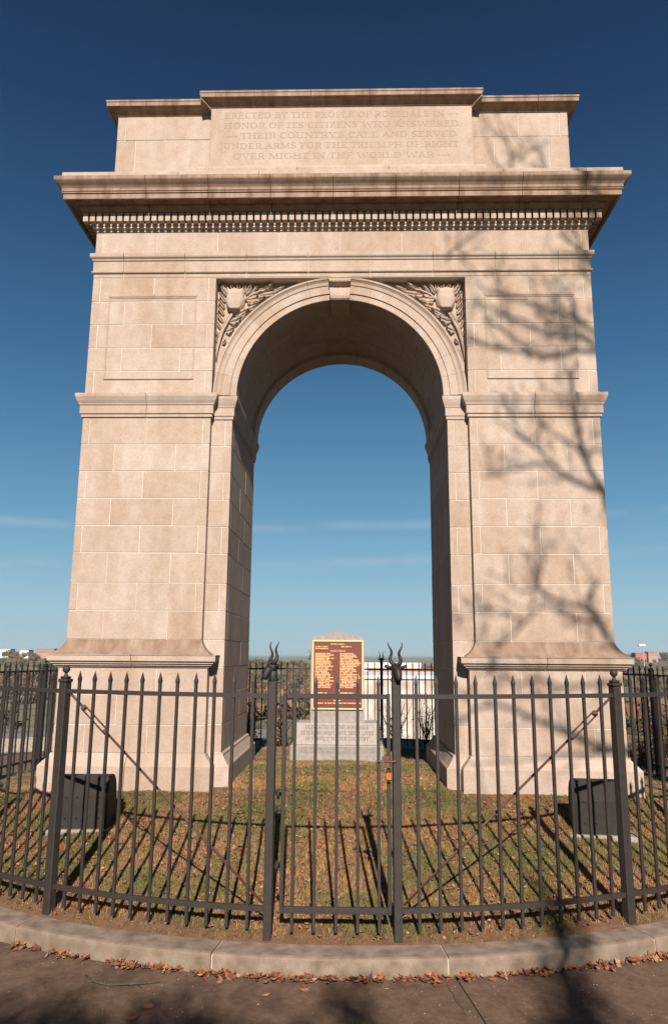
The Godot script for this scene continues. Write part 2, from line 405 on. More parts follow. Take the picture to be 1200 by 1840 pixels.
	[[5.50, 13.00, 9.98, 0.072], [6.04, 13.50, 9.99, 0.060], [6.59, 13.84, 10.00, 0.048], [7.13, 14.01, 10.01, 0.036], [7.68, 14.16, 10.02, 0.024], [8.22, 14.44, 10.03, 0.012]]
]

# ---------------------------------------------------------------- sky
func make_sky() -> Sky:
	# elevation (degrees) -> colour of the clear sky there
	var stops := [
		[0.0, Color8(172, 192, 200)], [1.2, Color8(168, 195, 206)], [3.3, Color8(160, 195, 211)], [7.3, Color8(130, 177, 204)],
		[11.0, Color8(107, 157, 190)], [15.9, Color8(86, 135, 173)], [22.0, Color8(65, 111, 152)], [30.5, Color8(49, 86, 124)],
		[38.0, Color8(39, 67, 103)], [46.0, Color8(32, 54, 87)], [60.0, Color8(28, 47, 77)], [90.0, Color8(25, 42, 70)]]
	var w := 1024
	var h := 512
	var im := Image.create(w, h, false, Image.FORMAT_RGBF)
	var wisp := FastNoiseLite.new()
	wisp.seed = 7
	wisp.frequency = 0.9
	wisp.fractal_octaves = 4
	for y in h:
		var el := 90.0 - (y + 0.5) / h * 180.0
		var c := Color(0.2, 0.17, 0.13)
		if el > -0.4:
			var e := maxf(el, 0.0)
			for i in stops.size() - 1:
				if e >= stops[i][0] and e <= stops[i + 1][0]:
					var f: float = (e - stops[i][0]) / (stops[i + 1][0] - stops[i][0])
					c = (stops[i][1] as Color).srgb_to_linear().lerp((stops[i + 1][1] as Color).srgb_to_linear(), f)
		for x in w:
			var az := ((x + 0.5) / w - 0.5) * 360.0
			var v := c
			if el > 4.0 and el < 14.0:
				# thin high streaks of cloud, all round the horizon
				var a := deg_to_rad(az)
				var p := Vector2(cos(a), sin(a)) * 9.0
				var lift := 9.6 + 0.9 * sin(a * 2.0 + 0.4) - 0.055 * az * exp(-pow(az / 30.0, 2.0))
				for k in [[0.0, 0.16], [-2.9, 0.2]]:
					var d: float = (el - lift - k[0] - 0.35 * wisp.get_noise_2d(p.x * 0.6, p.y * 0.6 + k[0])) / k[1]
					var s := exp(-d * d) * clampf(0.55 + 1.3 * wisp.get_noise_3d(p.x, p.y, k[0] * 3.0), 0.0, 1.0)
					v = v.lerp(Color(0.50, 0.60, 0.66), 0.42 * s)
			im.set_pixel(x, y, Color(v.r / EXPOSURE, v.g / EXPOSURE, v.b / EXPOSURE))
	var sm := PanoramaSkyMaterial.new()
	sm.panorama = ImageTexture.create_from_image(im)
	var sky := Sky.new()
	sky.sky_material = sm
	return sky

func _ready() -> void:
	rng.seed = 20240611
	noise_a.seed = 3
	noise_a.frequency = 0.8
	noise_b.seed = 5
	noise_b.frequency = 0.01
	# camera
	var cam := Camera3D.new()
	cam.name = "camera"
	add_child(cam)
	var a := deg_to_rad(-1.4181)
	var t := deg_to_rad(11.0296)
	var r := deg_to_rad(0.3797)
	var fw := Vector3(sin(a) * cos(t), sin(t), -cos(a) * cos(t))
	var rt := Vector3(cos(a), 0, sin(a))
	var up := rt.cross(fw)
	cam.transform = Transform3D(Basis(rt * cos(r) + up * sin(r), up * cos(r) - rt * sin(r), -fw), Vector3(0.145, 1.3524, 8.0))
	cam.fov = 69.78
	cam.near = 0.05
	cam.far = 12000.0
	cam.current = true
	# sky, exposure, haze
	var env := Environment.new()
	env.background_mode = Environment.BG_SKY
	env.sky = make_sky()
	env.tonemap_mode = Environment.TONE_MAPPER_LINEAR
	env.tonemap_exposure = EXPOSURE
	env.sdfgi_enabled = true
	env.ssao_enabled = true
	env.ssil_enabled = true
	env.fog_enabled = true
	env.fog_density = 0.00007
	env.fog_light_color = Color8(172, 192, 202)
	var we := WorldEnvironment.new()
	we.name = "world_environment"
	we.environment = env
	add_child(we)
	# sun: behind the camera, 32 degrees up, four degrees to the right
	var sun := DirectionalLight3D.new()
	sun.name = "sun"
	add_child(sun)
	sun.light_energy = 1.5
	sun.light_color = Color(1.0, 0.975, 0.94)
	sun.light_angular_distance = 0.5
	sun.shadow_enabled = true
	var se := deg_to_rad(32.0)
	var sa := deg_to_rad(-4.0)
	sun.look_at_from_position(Vector3.ZERO, Vector3(sin(sa) * cos(se), -sin(se), -cos(sa) * cos(se)), Vector3.UP)
	make_materials()
	make_ground()
	make_arch()
	make_memorial()
	make_fence()
	make_floodlights()
	make_surroundings()
	make_trees()
	make_litter()
	print("built")

# ---------------------------------------------------------------- the arch
func stone() -> Material:
	return stone_mats[rng.randi() % stone_mats.size()]

# a course of stones on a face that looks along +z (face = its z), cut at the given x
func course(parent: Node, xs: Array, y0: float, y1: float, face: float, depth: float, mats: Array, called := "stone_block") -> void:
	for i in xs.size() - 1:
		var g := rng.randf_range(0.0022, 0.0052)
		var lo: float = min(xs[i], xs[i + 1])
		var hi: float = max(xs[i], xs[i + 1])
		var ga := 0.0 if i == 0 else g
		var gb := 0.0 if i == xs.size() - 2 else g
		if xs[0] > xs[-1]:
			var sw := ga
			ga = gb
			gb = sw
		var f := face + rng.randf_range(-0.0012, 0.0012)
		block(called, Vector3(lo + ga, y0 + g, face - depth), Vector3(hi - gb, y1 - g, f), mats[rng.randi() % mats.size()], parent)

# a course on a face that looks along side * x
func side_course(parent: Node, side: float, face: float, zs: Array, y0: float, y1: float, depth: float, mats: Array, called := "stone_block") -> void:
	for i in zs.size() - 1:
		var g := rng.randf_range(0.0022, 0.0052)
		var f := face + side * rng.randf_range(-0.0012, 0.0012)
		var a := face - side * depth
		block(called, Vector3(min(a, f), y0 + g, zs[i + 1] + g), Vector3(max(a, f), y1 - g, zs[i] - g), mats[rng.randi() % mats.size()], parent)

func make_arch() -> void:
	var arch := base("memorial_arch")
	tag(arch, "tall pale limestone memorial arch with carved spandrels and an inscribed attic", "arch")
	var low_rows := [1.505, 1.815, 2.118, 2.45, 2.756, 3.067, 3.382, 3.695, 4.015]
	var up_rows := [4.285, 4.574, 4.863, 5.156, 5.446, 5.754]
	var weather: Array = M.weathered
	for s in [-1.0, 1.0]:
		# the pier: its mortared body carries the stones
		var st := tool()
		var e := 0.005
		var xs := [s * (SHAFT_IN + e), s * (SHAFT_OUT - e)]
		cbox(st, Vector3(min(xs[0], xs[1]), 1.40, REAR + e), Vector3(max(xs[0], xs[1]), 5.75, -e))
		xs = [s * (JAMB + e), s * (SHAFT_IN + 0.1)]
		cbox(st, Vector3(min(xs[0], xs[1]), 0.1, STRIP_REAR + e), Vector3(max(xs[0], xs[1]), 4.285, STRIP_Z - e))
		var pier := put(done(st), "pier", M.mortar, arch)
		var inner := [JAMB, SHAFT_IN]
		for i in low_rows.size() - 1:
			var y0: float = low_rows[i]
			var y1: float = low_rows[i + 1]
			var wide := i % 2 == 1   # rows with a narrow stone at both ends
			var cut := [SHAFT_OUT, 2.856, 2.208, 1.557, SHAFT_IN] if wide else [SHAFT_OUT, 2.556, 1.852, SHAFT_IN]
			course(pier, cut.map(func(v): return v * s), y0, y1, 0.0, 0.13, stone_mats)
			course(pier, ([JAMB, 1.313, SHAFT_IN] if wide else [JAMB, SHAFT_IN]).map(func(v): return v * s), y0, y1, STRIP_Z, 0.13, stone_mats)
			side_course(pier, s, s * SHAFT_OUT, [-0.135, -0.95, REAR] if wide else [-0.135, -0.6, -1.45, REAR], y0, y1, 0.13, stone_mats)
			side_course(pier, -s, s * JAMB, [STRIP_Z - 0.135, -0.86, STRIP_REAR] if wide else [STRIP_Z - 0.135, -1.28, STRIP_REAR], y0, y1, 0.1, stone_mats)
		# strip and jamb run on down beside the pedestal
		var foot_rows := [0.335, 0.62, 0.927, 1.215, 1.505]
		for i in foot_rows.size() - 1:
			var wide := i % 2 == 0
			course(pier, [s * JAMB, s * SHAFT_IN], foot_rows[i], foot_rows[i + 1], STRIP_Z, 0.13, stone_mats)
			side_course(pier, -s, s * JAMB, [STRIP_Z - 0.135, -0.86, STRIP_REAR] if wide else [STRIP_Z - 0.135, -1.28, STRIP_REAR], foot_rows[i], foot_rows[i + 1], 0.1, stone_mats)
		for i in up_rows.size() - 1:
			var y0: float = up_rows[i]
			var y1: float = up_rows[i + 1]
			var cut := [SHAFT_OUT, 2.848, 2.206, 1.556, SHAFT_IN] if i % 2 == 0 else [SHAFT_OUT, 2.545, 1.856, SHAFT_IN]
			course(pier, cut.map(func(v): return v * s), y0, y1, 0.0, 0.13, stone_mats)
			side_course(pier, s, s * SHAFT_OUT, [-0.135, -0.95, REAR] if i % 2 == 0 else [-0.135, -0.6, -1.45, REAR], y0, y1, 0.13, stone_mats)
		# rear face, one stone to a course
		for rows in [low_rows, up_rows]:
			for i in rows.size() - 1:
				block("stone_block", Vector3(min(s * 1.6, s * 2.8), rows[i] + 0.005, REAR - 0.002), Vector3(max(s * 1.6, s * 2.8), rows[i + 1] - 0.005, REAR + 0.08), stone(), pier)
		# raised moulding that frames the panel above the impost
		var px := [1.69, 2.735]
		var py := [4.47, 5.535]
		for k in 4:
			var lo: Vector2
			var hi: Vector2
			match k:
				0: lo = Vector2(px[0], py[1] - 0.035); hi = Vector2(px[1], py[1])
				1: lo = Vector2(px[0], py[0]); hi = Vector2(px[1], py[0] + 0.02)
				2: lo = Vector2(px[0], py[0] + 0.0205); hi = Vector2(px[0] + 0.018, py[1] - 0.0355)
				3: lo = Vector2(px[1] - 0.018, py[0] + 0.0205); hi = Vector2(px[1], py[1] - 0.0355)
			var d := 0.013 if k < 2 else 0.005
			block("panel_moulding", Vector3(min(s * lo.x, s * hi.x), lo.y, -0.02), Vector3(max(s * lo.x, s * hi.x), hi.y, d), stone_mats[3], pier, 0.003)
			if k == 0:
				block("panel_moulding", Vector3(min(s * lo.x, s * hi.x) + 0.015, py[1] - 0.052, -0.02), Vector3(max(s * lo.x, s * hi.x) - 0.015, py[1] - 0.0355, 0.006), stone_mats[3], pier, 0.002)
		# impost mouldings, on the pier and on the jamb strip
		var imp := [Vector2(0, 4.012), Vector2(0.018, 4.014), Vector2(0.018, 4.05), Vector2(0.032, 4.053), Vector2(0.032, 4.146), Vector2(0.042, 4.155), Vector2(0.045, 4.17), Vector2(0.062, 4.20), Vector2(0.076, 4.235), Vector2(0.08, 4.245), Vector2(0.08, 4.282), Vector2(0, 4.288)]
		var impost := put(done_body(min(s * 1.52, s * 2.9), max(s * 1.52, s * 2.9), 4.0, 4.286, REAR + 0.05, -0.05), "impost", M.mortar, arch)
		mould(impost, "impost_stone", rect(min(s * SHAFT_IN, s * SHAFT_OUT), max(s * SHAFT_IN, s * SHAFT_OUT), REAR, 0.0), imp, {0: [0.735]}, stone_mats)
		mould(impost, "impost_stone", rect(min(s * JAMB, s * (SHAFT_IN + 0.03)), max(s * JAMB, s * (SHAFT_IN + 0.03)), STRIP_REAR, STRIP_Z), imp.map(func(p): return Vector2(p.x * 0.72, p.y - 0.001)), {1 if s < 0 else 3: [0.9]}, stone_mats)
		# pedestal: plinth, die, cap and the flare up to the shaft
		var die_in := 1.385
		var die_out := 2.985
		var dx := [min(s * die_in, s * die_out), max(s * die_in, s * die_out)]
		var ped := put(done_body(dx[0] + e, dx[1] - e, 0.02, 1.343, REAR - 0.04 + e, 0.045 - e), "pedestal", M.mortar, arch)
		var die_rows := [0.335, 0.619, 0.927, 1.213]
		for i in 3:
			var cut: Array = [[die_out, 2.66, 2.0, die_in], [die_out, 2.34, 1.72, die_in], [die_out, 2.60, 1.93, die_in]][i]
			course(ped, cut.map(func(v): return v * s), die_rows[i], die_rows[i + 1], 0.045, 0.12, [stone_mats[1], stone_mats[3]] if i == 0 else stone_mats)
			side_course(ped, s, s * die_out, [-0.08, -1.0, REAR], die_rows[i], die_rows[i + 1], 0.12, stone_mats)
		var plan := rect(dx[0], dx[1], REAR - 0.04, 0.045)
		mould(ped, "cap_stone", plan, [Vector2(0, 1.213), Vector2(0.020, 1.214), Vector2(0.020, 1.231), Vector2(0.045, 1.232), Vector2(0.045, 1.252), Vector2(0.068, 1.253), Vector2(0.068, 1.277), Vector2(0.094, 1.278), Vector2(0.096, 1.330), Vector2(0.092, 1.334), Vector2(0.104, 1.338), Vector2(0.104, 1.345), Vector2(0, 1.346)], {0: [0.8]}, stone_mats)
		# flare in plan from the cap back to the shaft
		var flare := []
		for k in 9:
			var f := k / 8.0
			var out := 0.045 + 0.08 * pow(1.0 - f, 2.6) - 0.045 * f
			flare.append(Vector2(out, 1.347 + 0.158 * f))
		mould(ped, "flare_stone", rect(min(s * SHAFT_IN, s * SHAFT_OUT), max(s * SHAFT_IN, s * SHAFT_OUT), REAR, 0.0), flare, {}, weather)
		var plinth := [Vector2(0.105, -0.3), Vector2(0.105, 0.215), Vector2(0.096, 0.228), Vector2(0.02, 0.312), Vector2(0.012, 0.334), Vector2(0.0, 0.335)]
		mould(ped, "plinth_stone", plan, plinth, {0: [0.8]}, stone_mats, [], 0.003, 0.1)
		var jp := plinth.map(func(p): return Vector2(p.x, p.y - 0.002))
		jp = [Vector2(0.105, -0.3), Vector2(0.105, 0.205), Vector2(0.09, 0.22), Vector2(0.085, 0.222), Vector2(0.03, 0.30), Vector2(0.028, 0.322), Vector2(0.0, 0.333)]
		mould(ped, "plinth_stone", rect(min(s * JAMB, s * 1.5), max(s * JAMB, s * 1.5), STRIP_REAR, STRIP_Z), jp, {}, stone_mats, [], 0.003, 0.1)
	make_arch_ring(arch)
	make_spandrels(arch)
	make_entablature(arch)
	make_attic(arch)

func done_body(x0: float, x1: float, y0: float, y1: float, z0: float, z1: float) -> ArrayMesh:
	var st := tool()
	cbox(st, Vector3(x0, y0, z0), Vector3(x1, y1, z1))
	return done(st)

func make_arch_ring(arch: Node3D) -> void:
	# body of the wall above the springing, with the round opening cut out of it
	var st := tool()
	var steps := 64
	for i in steps:
		var xa := lerpf(-SHAFT_IN - 0.01, SHAFT_IN + 0.01, float(i) / steps)
		var xb := lerpf(-SHAFT_IN - 0.01, SHAFT_IN + 0.01, float(i + 1) / steps)
		var ya := SPRING + sqrt(maxf(0.0, 1.44 * 1.44 - xa * xa)) - 0.02
		var yb := SPRING + sqrt(maxf(0.0, 1.44 * 1.44 - xb * xb)) - 0.02
		for z in [SPAN_Z, STRIP_REAR]:
			quad(st, Vector3(xa, ya, z), Vector3(xa, 5.80, z), Vector3(xb, 5.80, z), Vector3(xb, yb, z))
		quad(st, Vector3(xa, ya, SPAN_Z), Vector3(xb, yb, SPAN_Z), Vector3(xb, yb, STRIP_REAR), Vector3(xa, ya, STRIP_REAR))
	var wall := put(done(st), "arch_wall", M.stone_plain, arch)
	# voussoirs of the moulded archivolt, front and rear
	var front := [Vector2(R_IN, -0.40), Vector2(R_IN, -0.078), Vector2(R_IN + 0.004, -0.073), Vector2(1.268, -0.072), Vector2(1.270, -0.058), Vector2(1.272, -0.056), Vector2(1.368, -0.055),
		Vector2(1.370, -0.045), Vector2(1.383, -0.040), Vector2(1.392, -0.050), Vector2(1.412, -0.044), Vector2(1.432, -0.026), Vector2(1.437, -0.018), Vector2(1.458, -0.016), Vector2(R_OUT, -0.02), Vector2(R_OUT, -0.40)]
	var rear := [Vector2(R_IN, STRIP_REAR + 0.3), Vector2(R_IN, STRIP_REAR - 0.02), Vector2(R_OUT, STRIP_REAR - 0.05), Vector2(R_OUT, STRIP_REAR + 0.3)]
	var n := 17
	for i in n:
		if i == n / 2:
			continue   # the keystone's place
		var g := 0.0007
		var a0 := lerpf(-PI / 2, PI / 2, float(i) / n) + (0.0 if i == 0 else g)
		var a1 := lerpf(-PI / 2, PI / 2, float(i + 1) / n) - (0.0 if i == n - 1 else g)
		if i == n / 2 - 1:
			a1 = -0.07
		if i == n / 2 + 1:
			a0 = 0.07
		st = tool()
		arc_piece(st, front, a0, a1, 8)
		put(done(st), "voussoir", stone(), wall)
	for i in 9:
		st = tool()
		arc_piece(st, rear, lerpf(-PI / 2, PI / 2, i / 9.0) + 0.002, lerpf(-PI / 2, PI / 2, (i + 1) / 9.0) - 0.002, 8)
		put(done(st), "voussoir", stone(), wall)
	# stones of the vault, set back a little behind both rings
	for i in 9:
		for j in 3:
			var z0 := lerpf(-0.40, STRIP_REAR + 0.3, j / 3.0) - 0.003
			var z1 := lerpf(-0.40, STRIP_REAR + 0.3, (j + 1) / 3.0) + 0.003
			var shift := 0.5 if j == 1 else 0.0
			if shift > 0 and i == 8:
				continue
			var a0 := lerpf(-PI / 2, PI / 2, (i + shift) / 9.0)
			var a1 := lerpf(-PI / 2, PI / 2, (i + 1 + shift) / 9.0)
			if shift > 0 and i == 0:
				a0 = -PI / 2
			if shift > 0 and i == 7:
				a1 = PI / 2
			st = tool()
			arc_piece(st, [Vector2(1.236, z0), Vector2(1.236, z1), Vector2(1.42, z1), Vector2(1.42, z0)], a0 + 0.0025, a1 - 0.0025, 10)
			put(done(st), "vault_stone", stone(), wall)
	st = tool()
	arc_piece(st, [Vector2(1.243, -1.72), Vector2(1.243, -0.41), Vector2(1.41, -0.41), Vector2(1.41, -1.72)], -PI / 2, PI / 2, 40)
	put(done(st), "vault_body", M.mortar, wall)
	# keystone: a scroll, wider at the top
	st = tool()
	var key := [Vector2(-0.4, 5.752), Vector2(0.018, 5.752), Vector2(0.034, 5.742), Vector2(0.036, 5.728), Vector2(0.026, 5.716), Vector2(0.040, 5.708), Vector2(0.044, 5.69), Vector2(0.036, 5.672),
		Vector2(0.008, 5.660), Vector2(-0.024, 5.648), Vector2(-0.034, 5.628), Vector2(-0.026, 5.604), Vector2(-0.006, 5.575), Vector2(0.010, 5.54), Vector2(0.016, 5.505), Vector2(0.010, 5.476), Vector2(-0.006, 5.460), Vector2(-0.4, 5.456)]
	var cols := 10
	for c in cols:
		var f0 := -1.0 + 2.0 * c / cols
		var f1 := -1.0 + 2.0 * (c + 1) / cols
		# a shallow roll down each edge and a hollow between
		var lift := func(f: float) -> float:
			return 0.006 * (1.0 if absf(f) > 0.75 else cos(f * 14.0) * 0.5)
		for k in key.size() - 1:
			var q := []
			for p in [[f0, key[k]], [f0, key[k + 1]], [f1, key[k + 1]], [f1, key[k]]]:
				var hw: float = lerpf(0.112, 0.132, (p[1].y - 5.456) / 0.3)
				var z: float = p[1].x if p[1].x < -0.1 else p[1].x + lift.call(p[0])
				q.append(Vector3(p[0] * hw, p[1].y, z))
			quad(st, q[0], q[1], q[2], q[3])
	for sg in [-1.0, 1.0]:
		var faces := Geometry2D.triangulate_polygon(PackedVector2Array(key))
		for k in range(0, faces.size(), 3):
			var q := []
			for j in 3:
				var p: Vector2 = key[faces[k + j]]
				q.append(Vector3(sg * lerpf(0.112, 0.132, (p.y - 5.456) / 0.3), p.y, p.x + (0.006 if p.x > -0.1 else 0.0)))
			tri(st, q[0], q[1], q[2])
	put(done(st), "keystone", stone_mats[0], wall)

# a carved leaf: curved spine, rounded blade with a groove down its middle, lifted tip
func carved_leaf(st: SurfaceTool, b: Vector2, t: Vector2, w: float, bend: float, high: float) -> void:
	var side := (t - b).orthogonal().normalized()
	var mid := (b + t) * 0.5 + side * bend
	var rows := 9
	var across := [-1.0, -0.62, -0.12, 0.0, 0.12, 0.62, 1.0]
	var hs := [0.0, 0.95, 0.66, 0.28, 0.66, 0.95, 0.0]
	var grid := []
	for i in rows + 1:
		var f := float(i) / rows
		var p := b * (1 - f) * (1 - f) + mid * 2 * f * (1 - f) + t * f * f
		var d := ((mid - b) * (1 - f) + (t - mid) * f).normalized()
		var n := d.orthogonal()
		var wd := w * (0.18 + sin(PI * pow(f, 0.8)) * 0.9) * (1.0 if f < 0.98 else 0.3) * (1.0 + 0.16 * sin(f * 22.0))
		var row := []
		for k in across.size():
			var q: Vector2 = p + n * across[k] * wd
			var z: float = SPAN_Z - 0.004 + high * 1.75 * hs[k] * (0.40 + 0.85 * f) if hs[k] > 0.0 else SPAN_Z - 0.003
			row.append(Vector3(q.x, q.y, z))
		grid.append(row)
	for i in rows:
		for k in across.size() - 1:
			quad(st, grid[i][k], grid[i][k + 1], grid[i + 1][k + 1], grid[i + 1][k])

func make_spandrels(arch: Node3D) -> void:
	# drawn for the side at +x, in units of 1.3 mm from the panel's top outer corner, then mirrored
	var sp := func(x: float, y: float) -> Vector2:
		return Vector2(SHAFT_IN - (x - 45.0) * 0.00129, 5.742 - (y - 85.0) * 0.00135 + 0.0)
	var leaves := [
		[310, 235, 500, 235, 30, 18, 0.052], [322, 275, 468, 268, 22, -10, 0.05], [300, 335, 420, 312, 22, 14, 0.046], [215, 395, 350, 350, 26, -14, 0.05],
		[165, 450, 280, 425, 30, 16, 0.05], [130, 540, 215, 520, 26, 14, 0.046], [100, 655, 140, 625, 14, 6, 0.036], [430, 195, 615, 185, 24, 14, 0.046],
		[420, 150, 565, 112, 20, 14, 0.05], [560, 150, 680, 128, 14, 8, 0.04], [640, 135, 775, 103, 11, 5, 0.036], [310, 190, 362, 118, 18, -8, 0.046], [350, 190, 430, 112, 12, -6, 0.04],
		[140, 205, 72, 128, 18, 8, 0.046], [118, 262, 62, 190, 16, 8, 0.044], [112, 322, 56, 250, 16, 8, 0.044], [108, 385, 54, 312, 16, 8, 0.042], [100, 450, 52, 380, 15, 7, 0.04],
		[88, 520, 50, 455, 13, 6, 0.036], [74, 600, 46, 540, 11, 5, 0.034], [64, 650, 44, 600, 9, 4, 0.03], [150, 170, 88, 100, 20, 6, 0.05], [200, 165, 165, 102, 18, 4, 0.048], [250, 165, 235, 104, 18, -3, 0.046], [290, 170, 300, 100, 18, -5, 0.046],
		[250, 420, 330, 385, 16, 6, 0.04], [350, 215, 430, 225, 14, 6, 0.05], [480, 270, 540, 240, 12, 5, 0.036]]
	for s in [-1.0, 1.0]:
		var st := tool(false)
		# ground of the panel, a little behind the wall of the strip
		slab(st, [Vector2(s * 1.0, 5.70), Vector2(s * 1.44, 5.70), Vector2(s * 1.44, 5.30)], SPAN_Z - 0.06, SPAN_Z - 0.006)
		var panel := put(done(st), "spandrel", M.stone_plain, arch)
		for l in leaves:
			var b: Vector2 = sp.call(l[0], l[1])
			var t: Vector2 = sp.call(l[2], l[3])
			st = tool(true)
			carved_leaf(st, Vector2(b.x * s, b.y), Vector2(t.x * s, t.y), l[4] * 0.00168, l[5] * 0.0014 * -s, l[6])
			put(done(st), "carved_leaf", stone_mats[rng.randi() % 3], panel)
		# stalk below the shield, and the branches that leave it
		for path in [[[190, 365, 0.017], [150, 440, 0.019], [105, 530, 0.02], [80, 610, 0.019], [64, 690, 0.017], [56, 740, 0.013], [52, 815, 0.006]], [[165, 360, 0.008], [110, 460, 0.008], [75, 560, 0.007]],
				[[290, 255, 0.012], [350, 195, 0.012], [440, 155, 0.011], [560, 130, 0.010], [680, 112, 0.008], [770, 100, 0.005]]]:
			st = tool(true)
			var pts := []
			var rad := []
			for q in path:
				var p: Vector2 = sp.call(q[0], q[1])
				pts.append(Vector3(p.x * s, p.y, SPAN_Z + 0.012 + q[2] * 1.2))
				rad.append(q[2])
			tube(st, pts, rad, 8)
			put(done(st), "stalk", stone_mats[0], panel)
		# shield
		st = tool(true)
		var c: Vector2 = sp.call(212, 262)
		var rows := 14
		var cols := 10
		var pt := func(i: int, j: int) -> Vector3:
			var f := float(i) / rows              # 0 at the top
			var g := -1.0 + 2.0 * j / cols
			var hw := 0.118 * (1.0 - 0.1 * sin(PI * clampf(f * 2.2, 0, 1))) if f < 0.5 else 0.118 * pow(cos((f - 0.5) * PI * 0.93), 0.55)
			var top := 0.012 * cos(g * PI * 2.0) + 0.012 * absf(g)
			var y := c.y + 0.15 - 0.29 * f + (top if f < 0.3 else 0.0) * (1.0 - f / 0.3)
			var edge := 0.0 if (i == 0 or i == rows or j == 0 or j == cols) else 1.0
			var z := SPAN_Z - 0.004 + edge * (0.105 + 0.022 * cos(g * 1.3) * sin(PI * clampf(f, 0.15, 0.85)))
			if edge > 0.5 and i == 3:
				z += 0.006
			return Vector3(s * c.x + g * hw, y, z)
		for i in rows:
			for j in cols:
				quad(st, pt.call(i, j), pt.call(i, j + 1), pt.call(i + 1, j + 1), pt.call(i + 1, j))
		put(done(st), "shield", stone_mats[2], panel)

func steps_between(a: float, b: float, first: float, step: float) -> Array:
	var out := []
	var v := first
	while v < b - 0.05:
		if v > a + 0.02:
			out.append(v - a)
		v += step
	return out

func make_entablature(arch: Node3D) -> void:
	var e := 0.006
	var ent := put(done_body(-SHAFT_OUT + e, SHAFT_OUT - e, 5.745, 6.90, REAR + e, -e), "entablature", M.mortar, arch)
	var plan := rect(-SHAFT_OUT, SHAFT_OUT, REAR, 0.0)
	mould(ent, "architrave_stone", plan, [Vector2(-0.001, 5.756), Vector2(0.0, 5.757), Vector2(0.0, 5.800), Vector2(0.016, 5.806), Vector2(0.023, 5.815), Vector2(0.023, 5.828), Vector2(0.008, 5.832), Vector2(0.008, 5.962),
		Vector2(0.02, 5.966), Vector2(0.024, 5.985), Vector2(0.040, 5.998), Vector2(0.046, 6.012), Vector2(0.046, 6.050), Vector2(0.0, 6.054)], {0: steps_between(-SHAFT_OUT, SHAFT_OUT, -2.58, 0.735), 1: [1.0], 2: [2.0, 4.0], 3: [1.0]}, stone_mats)
	var fz := [-SHAFT_OUT, -2.86, -2.20, -1.47, -0.735, 0.0, 0.735, 1.47, 2.20, 2.86, SHAFT_OUT]
	course(ent, fz, 6.052, 6.345, 0.0, 0.1, stone_mats, "frieze_stone")
	for s in [-1.0, 1.0]:
		side_course(ent, s, s * SHAFT_OUT, [-0.105, -1.1, REAR], 6.052, 6.345, 0.1, stone_mats, "frieze_stone")
	block("frieze_stone", Vector3(-2.8, 6.06, REAR - 0.001), Vector3(2.8, 6.34, REAR + 0.08), stone(), ent)
	# cornice: bed mould, corona and gutter moulding in one stone
	var cor := put(done_body(-SHAFT_OUT - 0.04, SHAFT_OUT + 0.04, 6.38, 6.89, REAR - 0.04, 0.04), "cornice", M.mortar, arch)
	mould(cor, "bed_mould_stone", plan, [Vector2(0, 6.346), Vector2(0.010, 6.348), Vector2(0.012, 6.366), Vector2(0.024, 6.370), Vector2(0.028, 6.384), Vector2(0.044, 6.402), Vector2(0.050, 6.410), Vector2(0.050, 6.530), Vector2(0.0, 6.531)],
		{0: steps_between(-SHAFT_OUT, SHAFT_OUT, -2.27, 0.73)}, stone_mats)
	mould(cor, "corona_stone", plan, [Vector2(0.0, 6.532), Vector2(0.132, 6.533), Vector2(0.134, 6.546), Vector2(0.158, 6.566), Vector2(0.170, 6.582), Vector2(0.170, 6.606), Vector2(0.270, 6.612), Vector2(0.275, 6.594), Vector2(0.308, 6.594), Vector2(0.310, 6.598), Vector2(0.310, 6.658),
		Vector2(0.324, 6.662), Vector2(0.324, 6.672), Vector2(0.318, 6.676), Vector2(0.330, 6.688), Vector2(0.330, 6.700), Vector2(0.326, 6.704), Vector2(0.330, 6.722), Vector2(0.348, 6.744), Vector2(0.374, 6.766), Vector2(0.396, 6.788), Vector2(0.401, 6.800), Vector2(0.401, 6.838), Vector2(0.395, 6.842), Vector2(0.0, 6.90)],
		{0: steps_between(-SHAFT_OUT, SHAFT_OUT, -2.27, 0.73), 1: [1.0], 2: [2.0, 4.0], 3: [1.0]}, weather_mix())
	# dentils
	var st := tool()
	cbox(st, Vector3(-0.030, 6.418, 0), Vector3(0.030, 6.526, 0.078), 0.003)
	var dent := done(st)
	var count := 74
	for i in count + 1:
		var x := lerpf(-SHAFT_OUT - 0.100, SHAFT_OUT + 0.100, float(i) / count)
		put(dent, "dentil", stone_mats[i * 5 % 6], cor, Vector3(x, 0, 0.052))
	for s in [-1.0, 1.0]:
		for i in range(1, 29):
			var o := put(dent, "dentil", M.weathered[i % 2], cor, Vector3(s * (SHAFT_OUT + 0.052), 0, 0.100 - i * 0.0825))
			o.rotation.y = s * PI / 2
	# blocking course on the cornice
	mould(cor, "blocking_stone", plan, [Vector2(0.0, 6.87), Vector2(0.335, 6.855), Vector2(0.335, 6.925), Vector2(0.325, 6.935), Vector2(0.0, 7.0)], {0: steps_between(-SHAFT_OUT, SHAFT_OUT, -1.9, 0.95), 1: [1.0], 2: [3.0], 3: [1.0]}, stone_mats)

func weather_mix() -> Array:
	return [M.weathered[0], M.weathered[0], M.weathered[1]]

